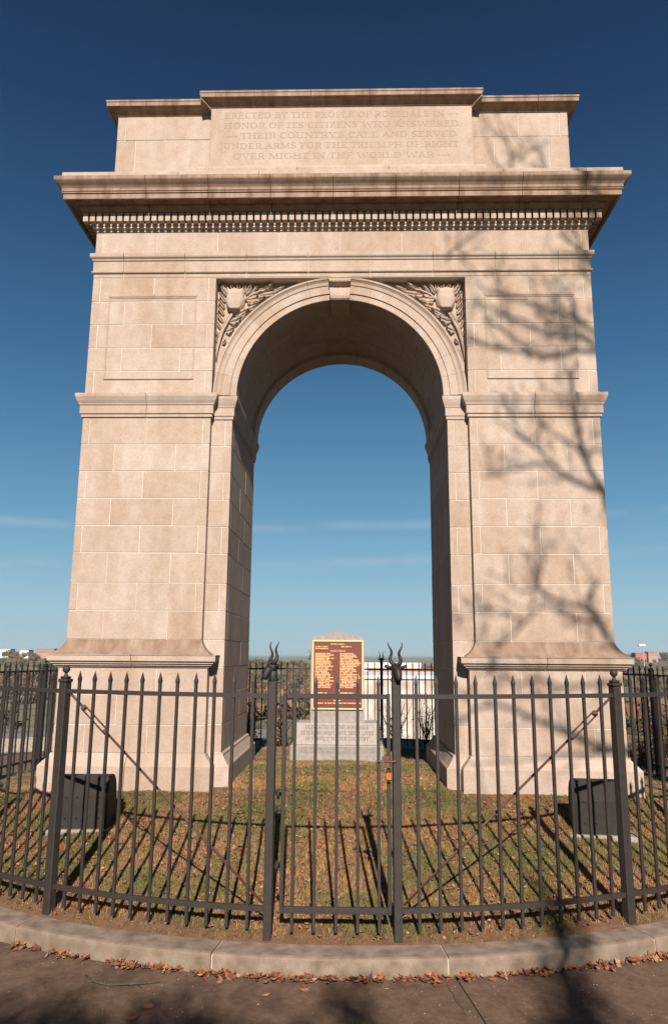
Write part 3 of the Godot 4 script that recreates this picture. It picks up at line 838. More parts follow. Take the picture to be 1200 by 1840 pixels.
func make_attic(arch: Node3D) -> void:
	var wx := 2.82
	var wz := -0.12
	var zr := REAR + 0.12
	var cx := 1.62
	var cz := -0.02
	var e := 0.006
	var st := tool()
	cbox(st, Vector3(-wx + e, 6.9, zr + e), Vector3(wx - e, 8.17, wz - e))
	cbox(st, Vector3(-cx + e, 6.91, wz - 0.2), Vector3(cx - e, 8.18, cz - e))
	var at := put(done(st), "attic", M.mortar, arch)
	for s in [-1.0, 1.0]:
		course(at, [s * wx, s * 2.58, s * 1.90, s * (cx + 0.001)], 7.10, 7.698, wz, 0.1, stone_mats)
		course(at, [s * wx, s * 2.72, s * 2.21, s * (cx + 0.001)], 7.698, 8.055, wz, 0.1, stone_mats)
		for yy in [[7.10, 7.698], [7.698, 8.055]]:
			side_course(at, s, s * wx, [wz - 0.105, -1.0, zr], yy[0], yy[1], 0.1, stone_mats)
			side_course(at, s, s * cx, [cz - 0.05, wz - 0.03], yy[0], yy[1], 0.05, stone_mats)
	block("stone_block", Vector3(-2.7, 7.10, zr - 0.001), Vector3(2.7, 8.05, zr + 0.08), stone(), at)
	# plan with the projecting centre, for the base moulding and the cap
	var plan := [Vector2(-wx, wz), Vector2(-cx, wz), Vector2(-cx, cz), Vector2(cx, cz), Vector2(cx, wz), Vector2(wx, wz), Vector2(wx, zr), Vector2(-wx, zr)]
	mould(at, "base_stone", plan, [Vector2(0.13, 6.93), Vector2(0.13, 7.13), Vector2(0.118, 7.155), Vector2(0.07, 7.175), Vector2(0.025, 7.20), Vector2(0.006, 7.235), Vector2(0.0, 7.25)], {0: [0.7], 2: [1.1, 2.2], 4: [0.5], 6: [2.0, 4.0]}, stone_mats)
	var cap := [Vector2(0.0, 8.035), Vector2(0.014, 8.037), Vector2(0.016, 8.052), Vector2(0.03, 8.060), Vector2(0.052, 8.080), Vector2(0.084, 8.092), Vector2(0.092, 8.100), Vector2(0.116, 8.103), Vector2(0.118, 8.150), Vector2(0.126, 8.156), Vector2(0.126, 8.180), Vector2(0.0, 8.20)]
	mould(at, "cap_stone", plan, cap, {0: [0.38], 6: [2.0, 4.0], 5: [1.0], 7: [1.0], 4: [0.82]}, weather_mix(), [0, 1, 3, 4, 5, 6, 7])
	mould(at, "cap_stone", plan, cap.map(func(p): return Vector2(p.x, p.y + 0.03)), {2: [0.55, 1.25, 1.98, 2.6]}, weather_mix(), [2])
	# inscribed panel
	var panel := block("inscription_panel", Vector3(-cx, 7.10, cz - 0.09), Vector3(cx, 8.068, cz), M.stone_plain, at, 0.004)
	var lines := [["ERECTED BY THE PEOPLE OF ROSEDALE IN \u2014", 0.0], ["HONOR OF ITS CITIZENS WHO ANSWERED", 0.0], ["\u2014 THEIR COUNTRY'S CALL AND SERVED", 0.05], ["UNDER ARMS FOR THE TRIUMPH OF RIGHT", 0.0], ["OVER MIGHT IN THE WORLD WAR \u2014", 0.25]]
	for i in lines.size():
		var o := lettering(lines[i][0], 0.078, 2.90 - lines[i][1], "Droid Serif", "inscription_line", M.incised_shade, panel)
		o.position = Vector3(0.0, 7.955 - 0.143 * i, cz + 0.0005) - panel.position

# a line of letters, capital height tall and wide metres long, centred on its node
func lettering(text: String, tall: float, wide: float, face: String, called: String, m: Material, parent: Node, deep := 0.002) -> MeshInstance3D:
	var f := SystemFont.new()
	f.font_names = PackedStringArray([face])
	var tm := TextMesh.new()
	tm.font = f
	tm.text = text
	tm.font_size = 64
	tm.pixel_size = 0.01
	tm.depth = 0.01
	tm.curve_step = 4.0
	tm.horizontal_alignment = HORIZONTAL_ALIGNMENT_CENTER
	tm.vertical_alignment = VERTICAL_ALIGNMENT_CENTER
	var bb := tm.get_aabb()
	var o := put(tm, called, m, parent)
	o.scale = Vector3(wide / bb.size.x, tall / 0.457, deep / 0.01)
	return o

# ---------------------------------------------------------------- ground
func lawn_y(x: float, z: float) -> float:
	var dx := maxf(absf(x) - 3.09, 0.0)
	var dz := maxf(maxf(z - 0.14, -2.26 - z), 0.0)
	var d_in := sqrt(dx * dx + dz * dz)
	var d_out := maxf(4.98 - Vector2(x, z).distance_to(CIRC), 0.0)
	var t := d_in / maxf(d_in + d_out, 0.001)
	return LOW * pow(t, 0.62) - 0.034 * smoothstep(4.88, 5.0, 4.98 - d_out) + 0.008 * noise_a.get_noise_2d(x * 2.0, z * 2.0)

func land_y(x: float, z: float) -> float:
	var r := Vector2(x, z).distance_to(CIRC)
	var y := -0.57
	if r > 7.6:
		var k := smoothstep(6.0, -8.0, z)
		y -= 25.0 * (1.0 - exp(-(r - 7.6) / 200.0)) * k
		y += 3.0 * noise_b.get_noise_2d(x, z) * smoothstep(60.0, 400.0, r) * k
		y += 23.0 * exp(-(pow((x + 430.0) / 230.0, 2.0) + pow((z + 920.0) / 240.0, 2.0)))
		y += 26.0 * exp(-(pow((x - 420.0) / 190.0, 2.0) + pow((z + 960.0) / 240.0, 2.0)))
		y += 14.0 * exp(-(pow((x + 110.0) / 130.0, 2.0) + pow((z + 800.0) / 200.0, 2.0)))
		y += 15.0 * smoothstep(2600.0, 5200.0, r) * (0.75 + 0.5 * noise_b.get_noise_2d(x * 0.07, z * 0.07)) * k
	return y

func ring_piece(st: SurfaceTool, prof: Array, a0: float, a1: float, steps: int) -> void:
	var faces := Geometry2D.triangulate_polygon(PackedVector2Array(prof))
	var at := func(p: Vector2, a: float) -> Vector3:
		return Vector3(CIRC.x + p.x * sin(a), p.y, CIRC.y + p.x * cos(a))
	for s in steps:
		var b0 := lerpf(a0, a1, float(s) / steps)
		var b1 := lerpf(a0, a1, float(s + 1) / steps)
		for k in prof.size():
			var k2 := (k + 1) % prof.size()
			quad(st, at.call(prof[k], b0), at.call(prof[k], b1), at.call(prof[k2], b1), at.call(prof[k2], b0))
	for k in range(0, faces.size(), 3):
		tri(st, at.call(prof[faces[k]], a0), at.call(prof[faces[k + 1]], a0), at.call(prof[faces[k + 2]], a0))
		tri(st, at.call(prof[faces[k]], a1), at.call(prof[faces[k + 2]], a1), at.call(prof[faces[k + 1]], a1))

func make_ground() -> void:
	# land out to the horizon
	var st := tool(true)
	var rs := [0.0, 4.0, 7.6]
	while rs[-1] < 9000.0:
		rs.append(rs[-1] * 1.12 + 0.3)
	var seg := 168
	var grid := []
	for rr in rs:
		var row := []
		for k in seg:
			var a := TAU * k / seg
			var x: float = CIRC.x + rr * sin(a)
			var z: float = CIRC.y + rr * cos(a)
			row.append(Vector3(x, land_y(x, z), z))
		grid.append(row)
	for i in rs.size() - 1:
		for k in seg:
			var k2 := (k + 1) % seg
			quad(st, grid[i][k], grid[i + 1][k], grid[i + 1][k2], grid[i][k2])
	var land := put(done(st), "ground", M.field, self)
	tag(land, "dry brown and olive land falling away to the valley", "ground", "", "structure")
	# the mound inside the fence
	st = tool(true)
	seg = 160
	grid = []
	for i in 51:
		var row := []
		for k in seg:
			var a := TAU * k / seg
			var rr := 5.0 * i / 50.0
			var x := CIRC.x + rr * sin(a)
			var z := CIRC.y + rr * cos(a)
			row.append(Vector3(x, lawn_y(x, z), z))
		grid.append(row)
	for i in 50:
		for k in seg:
			var k2 := (k + 1) % seg
			quad(st, grid[i][k], grid[i + 1][k], grid[i + 1][k2], grid[i][k2])
	var lawn := put(done(st), "lawn", M.soil, self)
	tag(lawn, "sloping mound of thin brown soil inside the iron fence", "lawn", "", "structure")
	# kerb stones
	var kerb := base("kerb", Vector3.ZERO)
	tag(kerb, "low curved concrete kerb round the fenced mound", "kerb", "", "structure")
	var joint := deg_to_rad(15.65)
	for i in 23:
		st = tool()
		var a0 := deg_to_rad(-8.2) + i * joint
		ring_piece(st, [Vector2(4.995, -0.65), Vector2(4.995, -0.424), Vector2(5.005, -0.418), Vector2(5.186, -0.418), Vector2(5.203, -0.423), Vector2(5.2115, -0.434), Vector2(5.2135, -0.446), Vector2(5.222, -0.65)], a0 + 0.0010, a0 + joint - 0.0010, 16)
		put(done(st), "kerb_stone", M.kerb[i % 3], kerb)
		st = tool()
		ring_piece(st, [Vector2(5.0, -0.64), Vector2(5.0, -0.423), Vector2(5.205, -0.431), Vector2(5.214, -0.64)], a0 - 0.0011, a0 + 0.0011, 1)
		put(done(st), "kerb_joint", M.pale_joint, kerb)
	# pavement round the kerb
	var walk := base("sidewalk", Vector3.ZERO)
	tag(walk, "brown concrete sidewalk curving round the kerb", "sidewalk", "", "structure")
	st = tool()
	ring_piece(st, [Vector2(5.18, -0.62), Vector2(5.18, -0.537), Vector2(7.5, -0.537), Vector2(7.5, -0.62)], 0.0, TAU, 120)
	put(done(st), "joint_bed", M.joint, walk)
	st = tool()
	var crack := [[7.05, 5.30], [7.02, 5.36], [7.10, 5.44], [7.06, 5.52], [7.16, 5.60], [7.12, 5.70]]
	for i in crack.size() - 1:
		var q := []
		for k in [[0, -1.0], [0, 1.0], [1, 1.0], [1, -1.0]]:
			var c: Array = crack[i + k[0]]
			var half: float = 0.0028 * sin(PI * (i + k[0] + 0.2) / 5.4) + 0.0008
			var ca := deg_to_rad(c[0])
			q.append(Vector3(CIRC.x + c[1] * sin(ca) + k[1] * half, -0.5215, CIRC.y + c[1] * cos(ca)))
		quad(st, q[0], q[1], q[2], q[3])
	put(done(st), "crack", M.joint, walk)
	for i in 10:
		var a0 := deg_to_rad(7.9 + 36.0 * i)
		st = tool()
		ring_piece(st, [Vector2(5.2235, -0.60), Vector2(5.2235, -0.527), Vector2(5.228, -0.525), Vector2(6.6, -0.525), Vector2(6.604, -0.529), Vector2(6.604, -0.60)], a0 + 0.001, a0 + deg_to_rad(36.0) - 0.001, 24)
		put(done(st), "paving_slab", M.paving[i % 2], walk)
		st = tool()
		ring_piece(st, [Vector2(6.614, -0.60), Vector2(6.614, -0.529), Vector2(6.618, -0.525), Vector2(7.5, -0.525), Vector2(7.5, -0.60)], a0 + 0.001, a0 + deg_to_rad(36.0) - 0.001, 24)
		put(done(st), "paving_slab", M.paving[(i + 1) % 2], walk)

# ---------------------------------------------------------------- the granite memorial inside the arch
func make_memorial() -> void:
	var o := base("granite_memorial", Vector3(-0.045, -0.04, -2.0))
	tag(o, "grey granite memorial tablet with a bronze name plaque under the arch", "memorial")
	block("base_stone", Vector3(-0.615, -0.05, -0.62), Vector3(0.615, 0.232, 0.0), M.granite_rough, o, 0.012)
	var die := block("die", Vector3(-0.535, 0.232, -0.52), Vector3(0.535, 0.512, -0.05), M.granite, o, 0.006)
	# tablet with a low curved head
	var outline := [Vector2(-0.362, 0.512), Vector2(0.362, 0.512), Vector2(0.362, 1.632)]
	for k in 13:
		var f := k / 12.0
		var x := lerpf(0.345, -0.345, f)
		outline.append(Vector2(x, 1.634 + 0.062 * smoothstep(0.0, 1.0, cos((f - 0.5) * PI))))
	outline.append(Vector2(-0.362, 1.632))
	var st := tool()
	slab(st, outline, -0.40, -0.14)
	var tablet := put(done(st), "tablet", M.granite_rough, o)
	# bronze plaque: field, raised border, raised lettering
	var px0 := -0.338
	var px1 := 0.345
	var py0 := 0.682
	var py1 := 1.588
	var plaque := block("plaque", Vector3(px0, py0, -0.14), Vector3(px1, py1, -0.120), M.bronze_field, o, 0.003)
	var c: Vector3 = plaque.position
	var b := 0.017
	st = tool()
	cbox(st, Vector3(px0 - 0.004, py0 - 0.004, -0.139), Vector3(px1 + 0.004, py0 + b, -0.108), 0.004)
	cbox(st, Vector3(px0 - 0.004, py1 - b, -0.139), Vector3(px1 + 0.004, py1 + 0.004, -0.108), 0.004)
	cbox(st, Vector3(px0 - 0.004, py0 + b + 0.0005, -0.139), Vector3(px0 + b, py1 - b - 0.0005, -0.108), 0.004)
	cbox(st, Vector3(px1 - b, py0 + b + 0.0005, -0.139), Vector3(px1 + 0.004, py1 - b - 0.0005, -0.108), 0.004)
	put(done(st), "border", M.bronze, plaque, -c)
	for l in [["WORLD WAR I", 1.538, 0.0, 0.19], ["WORLD WAR II", 1.448, 0.0, 0.2]]:
		var t := lettering(l[0], 0.022, l[3], "Droid Sans", "heading", M.bronze, plaque, 0.006)
		t.position = Vector3(l[2] + 0.004, l[1], -0.117) - c
	# the names are too small to read in the picture: rows of raised, letter-sized strokes
	var rows := []
	for k in 2:
		rows.append([-0.30, 1.505 - k * 0.026, 0.17])
	rows.append([0.04, 1.505, 0.14])
	for k in 22:
		var y := 1.412 - k * 0.0212
		rows.append([-0.30, y, [0.20, 0.24, 0.20, 0.25, 0.19, 0.22, 0.21][k % 7] - (0.03 if k > 8 and k < 13 else 0.0)])
		rows.append([0.035, y, [0.18, 0.21, 0.22, 0.17, 0.24, 0.26, 0.27, 0.25, 0.22][k % 9]])
	for q in [[-0.02, 0.925, 0.05], [-0.29, 0.895, 0.15], [0.04, 0.895, 0.19], [-0.05, 0.796, 0.1], [-0.29, 0.762, 0.6]]:
		rows.append(q)
	st = tool()
	var lr := RandomNumberGenerator.new()
	lr.seed = 12
	for q in rows:
		var x: float = q[0]
		while x < q[0] + q[2]:
			var w := lr.randf_range(0.006, 0.011)
			if lr.randf() > 0.12:
				cbox(st, Vector3(x, q[1] - 0.0082, -0.1205), Vector3(x + w * 0.85, q[1] + 0.0082, -0.114), 0.001)
			x += w + 0.0015
	var nm := put(done(st), "raised_names", M.bronze, plaque, -c)
	nm.set_meta("kind", "stuff")
	for l in [["DEDICATED TO THE ROSEDALE", 0.458, 0.83], ["VETERANS WHO GAVE THEIR LIVES", 0.385, 0.96], ["IN SERVICE TO OUR COUNTRY", 0.312, 0.83]]:
		var t := lettering(l[0], 0.046, l[2], "Droid Serif", "inscription_line", M.engraved, die, 0.002)
		t.position = Vector3(0.0, l[1], -0.0497) - die.position
	for l in [["THIS MEMORIAL TABLET WAS DONATED BY", 0.195, 0.98], ["ROSEDALE AMERICAN LEGION POST NO 346", 0.150, 0.98]]:
		var t := lettering(l[0], 0.030, l[2], "Droid Serif", "inscription_line", M.engraved_pale, o, 0.003)
		t.position = Vector3(0.0, l[1], 0.0003)

# ---------------------------------------------------------------- the iron fence
func on_fence(deg: float, r := FENCE_R) -> Vector3:
	var a := deg_to_rad(deg)
	return Vector3(CIRC.x + r * sin(a), LOW, CIRC.y + r * cos(a))

var picket_mesh: ArrayMesh
var post_mesh: ArrayMesh
var cap_mesh: ArrayMesh
var gate_post_mesh: ArrayMesh

func make_fence_meshes() -> void:
	var st := tool()
	var h := 0.0100
	cbox(st, Vector3(-h, 0.037, -h), Vector3(h, 1.55, h), 0.002)
	# spear tip
	var q := [Vector3(-h, 1.55, -h), Vector3(h, 1.55, -h), Vector3(h, 1.55, h), Vector3(-h, 1.55, h)]
	var f := h * 1.2
	var w := [Vector3(-f, 1.572, -f), Vector3(f, 1.572, -f), Vector3(f, 1.572, f), Vector3(-f, 1.572, f)]
	for k in 4:
		quad(st, q[k], w[k], w[(k + 1) % 4], q[(k + 1) % 4])
		tri(st, w[k], Vector3(0, 1.632, 0), w[(k + 1) % 4])
	picket_mesh = done(st)
	st = tool()
	cbox(st, Vector3(-0.032, -0.06, -0.032), Vector3(0.032, 1.545, 0.032), 0.004)
	post_mesh = done(st)
	st = tool(false)
	cbox(st, Vector3(-0.040, 1.545, -0.040), Vector3(0.040, 1.570, 0.040), 0.007)
	cbox(st, Vector3(-0.031, 1.570, -0.031), Vector3(0.031, 1.588, 0.031), 0.010)
	tube(st, [Vector3(0, 1.585, 0), Vector3(0, 1.605, 0), Vector3(0, 1.62, 0)], [0.018, 0.011, 0.013], 12)
	ball(st, Vector3(0, 1.638, 0), Vector3.ONE * 0.028, Basis.IDENTITY, 10, 14)
	cap_mesh = done(st)
	st = tool()
	cbox(st, Vector3(-0.027, -0.06, -0.027), Vector3(0.027, 1.60, 0.027), 0.004)
	gate_post_mesh = done(st)

func rail(a0: float, a1: float, y: float, r: float, tall: float, thick: float, off: Vector3) -> ArrayMesh:
	var st := tool()
	var n := 10
	for i in n:
		var q := []
		for k in 2:
			var d := lerpf(a0, a1, float(i + k) / n)
			for p in [[-1, -1], [-1, 1], [1, 1], [1, -1]]:
				q.append(on_fence(d, r + p[0] * thick * 0.5) + Vector3(0, y + p[1] * tall * 0.5, 0) - off)
		for k in 4:
			var k2 := (k + 1) % 4
			quad(st, q[k], q[k2], q[4 + k2], q[4 + k])
	return done(st)

# one bay of fence between two angles: post at each end asked for, two rails, pickets
func bay(a0: float, a1: float, gaps: int, m: Material, posts: Array, label: String, group: String) -> Node3D:
	var mid := on_fence((a0 + a1) * 0.5)
	var o := base("iron_fence_bay", mid)
	tag(o, label, "fence", group)
	put(rail(a0, a1, 1.482, FENCE_R, 0.029, 0.027, mid), "top_rail", m, o)
	put(rail(a0, a1, 0.160, FENCE_R, 0.031, 0.027, mid), "bottom_rail", m, o)
	for i in range(1, gaps):
		var d := lerpf(a0, a1, float(i) / gaps)
		var p := put(picket_mesh, "picket", m, o, on_fence(d, FENCE_R + 0.002) - mid)
		p.rotation.y = deg_to_rad(d + rng.randf_range(-1.5, 1.5))
		p.rotation.x = deg_to_rad(rng.randf_range(-0.25, 0.25))
	for q in posts:
		var at := on_fence(q[0]) - mid
		if q[1] == "ball":
			var p := put(post_mesh, "post", m, o, at)
			p.rotation.y = deg_to_rad(q[0])
			put(cap_mesh, "post_cap", m, p)
		else:
			var p := put(gate_post_mesh, "post", m, o, at)
			p.rotation.y = deg_to_rad(q[0])
			horned_head(p, q[2])
	return o

# cast finial: a long-eared animal head with two twisted horns, facing turn
func horned_head(post: Node3D, turn: float) -> void:
	var st := tool(true)
	var tilt := Basis(Vector3.RIGHT, deg_to_rad(18))
	# neck, skull, muzzle
	tube(st, [Vector3(0, 1.58, 0), Vector3(0, 1.61, 0), Vector3(0, 1.645, 0.004)], [0.036, 0.030, 0.032], 10)
	ball(st, Vector3(0, 1.668, 0.006), Vector3(0.036, 0.034, 0.040), tilt, 8, 12)
	tube(st, [Vector3(0, 1.668, 0.020), Vector3(0, 1.640, 0.048), Vector3(0, 1.606, 0.064), Vector3(0, 1.588, 0.068)], [0.032, 0.027, 0.022, 0.015], 10)
	for s in [-1.0, 1.0]:
		# ears, and the brow over each eye
		tube(st, [Vector3(s * 0.026, 1.672, 0.0), Vector3(s * 0.050, 1.674, -0.002), Vector3(s * 0.072, 1.682, 0.0), Vector3(s * 0.084, 1.676, 0.0)], [0.010, 0.012, 0.010, 0.002], 7)
		ball(st, Vector3(s * 0.020, 1.672, 0.042), Vector3(0.010, 0.007, 0.008), Basis.IDENTITY, 5, 8)
		var pts := []
		var rad := []
		for k in 21:
			var f := k / 20.0
			var a := f * TAU * 1.35
			pts.append(Vector3(s * (0.014 + 0.030 * sqrt(f) + 0.011 * sin(a) * (1.0 - 0.3 * f)), 1.690 + 0.150 * f, 0.004 + 0.010 * cos(a) * (1.0 - 0.4 * f) - 0.012 * f))
			rad.append(0.0125 * (1.0 - f) + 0.0025 + 0.0012 * sin(f * 60.0) * (1.0 - f))
		tube(st, pts, rad, 8)
	var o := put(done(st), "horned_finial", M.black_and_shaded_iron, post)
	o.rotation.y = deg_to_rad(turn)

func brace(o: Node3D, a: Vector3, b: Vector3) -> void:
	var off := o.position
	var d := (b - a).normalized()
	var n := Vector3(0, 1, 0).cross(d).normalized()
	var w := d.cross(n)
	var st := tool(true)
	tube(st, [a - off, a + d * 0.17 - off], [0.009, 0.009], 8)
	tube(st, [a + d * 0.40 - off, b - off], [0.0085, 0.0085], 8)
	var rod := put(done(st), "brace_rod", M.steel, o)
	st = tool(true)
	for s in [-1.0, 1.0]:
		tube(st, [a + d * 0.15 + w * 0.017 * s - off, a + d * 0.42 + w * 0.017 * s - off], [0.0062, 0.0062], 8)
	for t in [0.15, 0.395]:
		tube(st, [a + d * t - off, a + d * (t + 0.025) - off], [0.022, 0.022], 6)
	put(done(st), "turnbuckle", M.steel, rod)

func make_fence() -> void:
	make_fence_meshes()
	var gl := -5.05
	var gr := 4.55
	var braced := "black iron fence bay with a diagonal turnbuckle brace running down to the gate's %s post"
	var o := bay(-23.9, gl, 12, M.iron, [[-23.9, "ball"], [gl, "horn", -48.0]], braced % "hinge", "braced fence bays either side of the gate")
	brace(o, on_fence(-23.3) + Vector3(0, 1.47, 0), on_fence(gl - 0.4) + Vector3(0, 0.19, 0))
	o = bay(gr, 23.7, 12, M.iron, [[23.7, "ball"], [gr, "horn", 12.0]], braced % "latch", "braced fence bays either side of the gate")
	brace(o, on_fence(23.1) + Vector3(0, 1.46, 0), on_fence(gr + 0.4) + Vector3(0, 0.19, 0))
	var nth := ["first", "second", "third", "fourth", "fifth"]
	for s in [-1.0, 1.0]:
		for k in 5:
			var a: float = s * (23.8 + 17.04 * k)
			var b: float = s * (23.8 + 17.04 * (k + 1))
			bay(a, b, 11, M.iron if k < 2 else M.black_and_shaded_iron, [[b, "ball"]], "%s plain fence bay beyond the braced bay on the gate's %s side" % [nth[k], "hinge" if s < 0 else "latch"], "plain bays down the sides of the fence")  # bays further back take the darker iron, with shade put into the colour
		for k in 4:
			var a: float = s * (109.0 + 15.75 * k)
			var b: float = s * (109.0 + 15.75 * (k + 1))
			bay(a, b, 11, M.black_and_shaded_iron, [[b, "ball"] if k < 3 else [b, "horn", 180.0]], "black fence bay behind the arch, %s from the horned back post on the %s side" % [nth[3 - k], "hinge" if s < 0 else "latch"], "fence bays behind the arch")  # darker iron than the front bays, painting the shade behind the arch
	bay(172.0, 188.0, 10, M.black_and_shaded_iron, [], "black iron fence bay between horned posts behind the granite memorial", "")
	# gate
	var mid := Vector3(0.045, LOW, 2.94)
	var g := base("iron_gate", mid)
	tag(g, "closed narrow iron gate with latch and padlock between two horned posts", "gate")
	var x0 := -0.345
	var x1 := 0.345
	block("stile", Vector3(x0 - 0.012, 0.14, -0.012), Vector3(x0 + 0.012, 1.50, 0.012), M.iron, g, 0.002)
	block("stile", Vector3(x1 - 0.012, 0.14, -0.012), Vector3(x1 + 0.012, 1.50, 0.012), M.iron, g, 0.002)
	block("top_rail", Vector3(x0 + 0.0125, 1.467, -0.0125), Vector3(x1 - 0.0125, 1.496, 0.0125), M.iron, g, 0.002)
	block("bottom_rail", Vector3(x0 + 0.0125, 0.142, -0.013), Vector3(x1 - 0.0125, 0.180, 0.013), M.iron, g, 0.002)
	for x in [-0.276, -0.137, 0.004, 0.141, 0.278]:
		var p := put(picket_mesh, "picket", M.iron, g, Vector3(x, -0.004, 0.001))
		p.rotation.y = deg_to_rad(rng.randf_range(-1, 1))
	for y in [0.42, 0.86, 1.3]:
		var st := tool(true)
		tube(st, [Vector3(x0 - 0.032, y - 0.03, 0.004), Vector3(x0 - 0.032, y + 0.03, 0.004)], [0.011, 0.011], 10)
		cbox(st, Vector3(x0 - 0.05, y - 0.012, -0.006), Vector3(x0 - 0.01, y + 0.012, 0.004), 0.002)
		put(done(st), "hinge", M.iron, g)
	var st2 := tool()
	cbox(st2, Vector3(0.27, 1.066, 0.016), Vector3(0.395, 1.078, 0.026), 0.002)
	cbox(st2, Vector3(0.30, 1.080, 0.016), Vector3(0.352, 1.104, 0.022), 0.002)
	cbox(st2, Vector3(0.318, 1.03, 0.014), Vector3(0.352, 1.0655, 0.020), 0.002)
	put(done(st2), "latch", M.steel, g)
	var lock := base("padlock", mid + Vector3(0.343, 0.955, 0.03))
	tag(lock, "small brass padlock hanging from the gate latch", "padlock")
	block("body", Vector3(-0.019, 0.0, -0.009), Vector3(0.019, 0.047, 0.009), M.brass, lock, 0.004)
	block("base_plate", Vector3(-0.013, -0.012, -0.007), Vector3(0.013, -0.0005, 0.007), M.black_and_shaded_iron, lock, 0.002)
	var st3 := tool(true)
	var pts := []
	var rad := []
	for k in 13:
		var a := PI * k / 12.0
		pts.append(Vector3(0.0125 * cos(a), 0.068 + 0.013 * sin(a) if k > 0 and k < 12 else 0.045, 0))
		rad.append(0.0035)
	tube(st3, pts, rad, 8)
	put(done(st3), "shackle", M.steel, lock)

# ---------------------------------------------------------------- floodlight hoods on the lawn
func make_floodlights() -> void:
	for s in [-1.0, 1.0]:
		var at := Vector3(-2.30, 0, 0.98) if s < 0 else Vector3(2.385, 0, 0.98)
		at.y = lawn_y(at.x, at.z) - 0.01
		var o := base("floodlight_hood", at, -s * deg_to_rad(4.0) if s < 0 else deg_to_rad(-5.0))
		tag(o, "dark metal floodlight hood before the pedestal that %s branch shadows" % ("is clear of" if s < 0 else "is crossed by"), "floodlight", "floodlight hoods on the lawn")
		# side outline (depth, height): flat back plate to the road, rounded over the top, open towards the arch
		var prof := [Vector2(0.0, 0.035), Vector2(0.004, 0.32), Vector2(-0.02, 0.475), Vector2(-0.04, 0.49), Vector2(-0.13, 0.492), Vector2(-0.20, 0.475), Vector2(-0.26, 0.435), Vector2(-0.30, 0.375), Vector2(-0.315, 0.30), Vector2(-0.315, 0.035)]
		var st := tool()
		var hw := 0.215
		# shell: outline extruded across, with side plates
		for k in prof.size() - 2:
			var a: Vector2 = prof[k]
			var b: Vector2 = prof[k + 1]
			quad(st, Vector3(-hw, a.y, a.x), Vector3(-hw, b.y, b.x), Vector3(hw, b.y, b.x), Vector3(hw, a.y, a.x))
		var body := put(done(st), "shell", M.hood, o)
		for q in [-1.0, 1.0]:
			st = tool()
			var out := prof.map(func(p): return Vector2(-p.x, p.y))
			slab(st, out, -0.006, 0.006, Transform3D(Basis(Vector3(0, 0, -1), Vector3(0, 1, 0), Vector3(1, 0, 0)), Vector3(q * (hw + 0.007), 0, 0)))
			put(done(st), "side_plate", M.hood, o)
		for y in [0.13, 0.31]:
			for x in [-0.15, -0.05, 0.05, 0.15]:
				st = tool(true)
				tube(st, [Vector3(x, y, 0.001), Vector3(x, y, 0.010)], [0.009, 0.007], 8)
				put(done(st), "bolt", M.black_and_shaded_iron, body)
		st = tool()
		slab(st, [Vector2(-0.16, 0.07), Vector2(0.16, 0.07), Vector2(0.16, 0.36), Vector2(-0.16, 0.36)], -0.20, -0.14)
		put(done(st), "lamp_box", M.steel, o)
		block("concrete_pad", Vector3(-0.30, -0.20, -0.36), Vector3(0.30, 0.035, 0.055), M.concrete, o, 0.012)

# ---------------------------------------------------------------- plants and the valley
func leaf_card(st: SurfaceTool, p: Vector3, size: float, c: Color) -> void:
	var b := Basis.from_euler(Vector3(rng.randf() * TAU, rng.randf() * TAU, rng.randf() * TAU))
	st.set_color(c)
	var l := size
	var w := size * 0.36
	var q := [Vector3(0, 0, -l), Vector3(w, size * 0.12, -l * 0.1), Vector3(0, 0, l), Vector3(-w, size * 0.12, -l * 0.1)]
	tri(st, p + b * q[0], p + b * q[1], p + b * q[2])
	tri(st, p + b * q[0], p + b * q[2], p + b * q[3])

func bush(at: Vector3, wide: float, tall: float, leaves: int, size: float, cols: Array, label: String, group: String) -> void:
	var o := base("bush", at)
	tag(o, label, "bush", group)
	var wood := tool(true)
	var lf := tool(false)
	var stems := 16
	for i in stems:
		var a := rng.randf() * TAU
		var lean := rng.randf_range(0.1, 1.0) * wide
		var h := tall * rng.randf_range(0.65, 1.0) * (1.0 - 0.25 * lean / wide)
		var pts := []
		var rad := []
		for k in 6:
			var f := k / 5.0
			pts.append(Vector3(cos(a) * lean * pow(f, 1.3) + rng.randf_range(-0.02, 0.02), h * f, sin(a) * lean * pow(f, 1.3) + rng.randf_range(-0.02, 0.02)))
			rad.append(0.009 * (1.0 - f) + 0.0025)
		tube(wood, pts, rad, 5)
		for j in leaves / stems:
			var f := rng.randf_range(0.18, 1.0)
			var p: Vector3 = pts[int(f * 4.0)].lerp(pts[int(f * 4.0) + 1], fmod(f * 4.0, 1.0))
			var tw := p + Vector3(rng.randfn(), rng.randfn() * 0.6, rng.randfn()) * 0.085
			if j % 3 == 0:
				tube(wood, [p, tw], [0.003, 0.0015], 3, false)
			var c: Color = cols[rng.randi() % cols.size()]
			leaf_card(lf, tw, size * rng.randf_range(0.6, 1.2), c * rng.randf_range(0.75, 1.2))
	put(done(wood), "stems", M.bark, o)
	var f2 := put(done(lf), "foliage", M.leafy, o)
	f2.set_meta("kind", "stuff")

func sheet(x0: float, x1: float, z0: float, z1: float, lift: float, slant: float) -> ArrayMesh:
	var st := tool(true)
	var nx := 16
	var nz := 8
	for i in nx:
		for j in nz:
			var q := []
			for k in [[0, 0], [0, 1], [1, 1], [1, 0]]:
				var x := lerpf(x0, x1, float(i + k[0]) / nx)
				var z: float = lerpf(z0, z1, float(j + k[1]) / nz) + slant * (x - x0)
				q.append(Vector3(x, land_y(x, z) + lift, z))
			quad(st, q[0], q[1], q[2], q[3])
	return done(st)

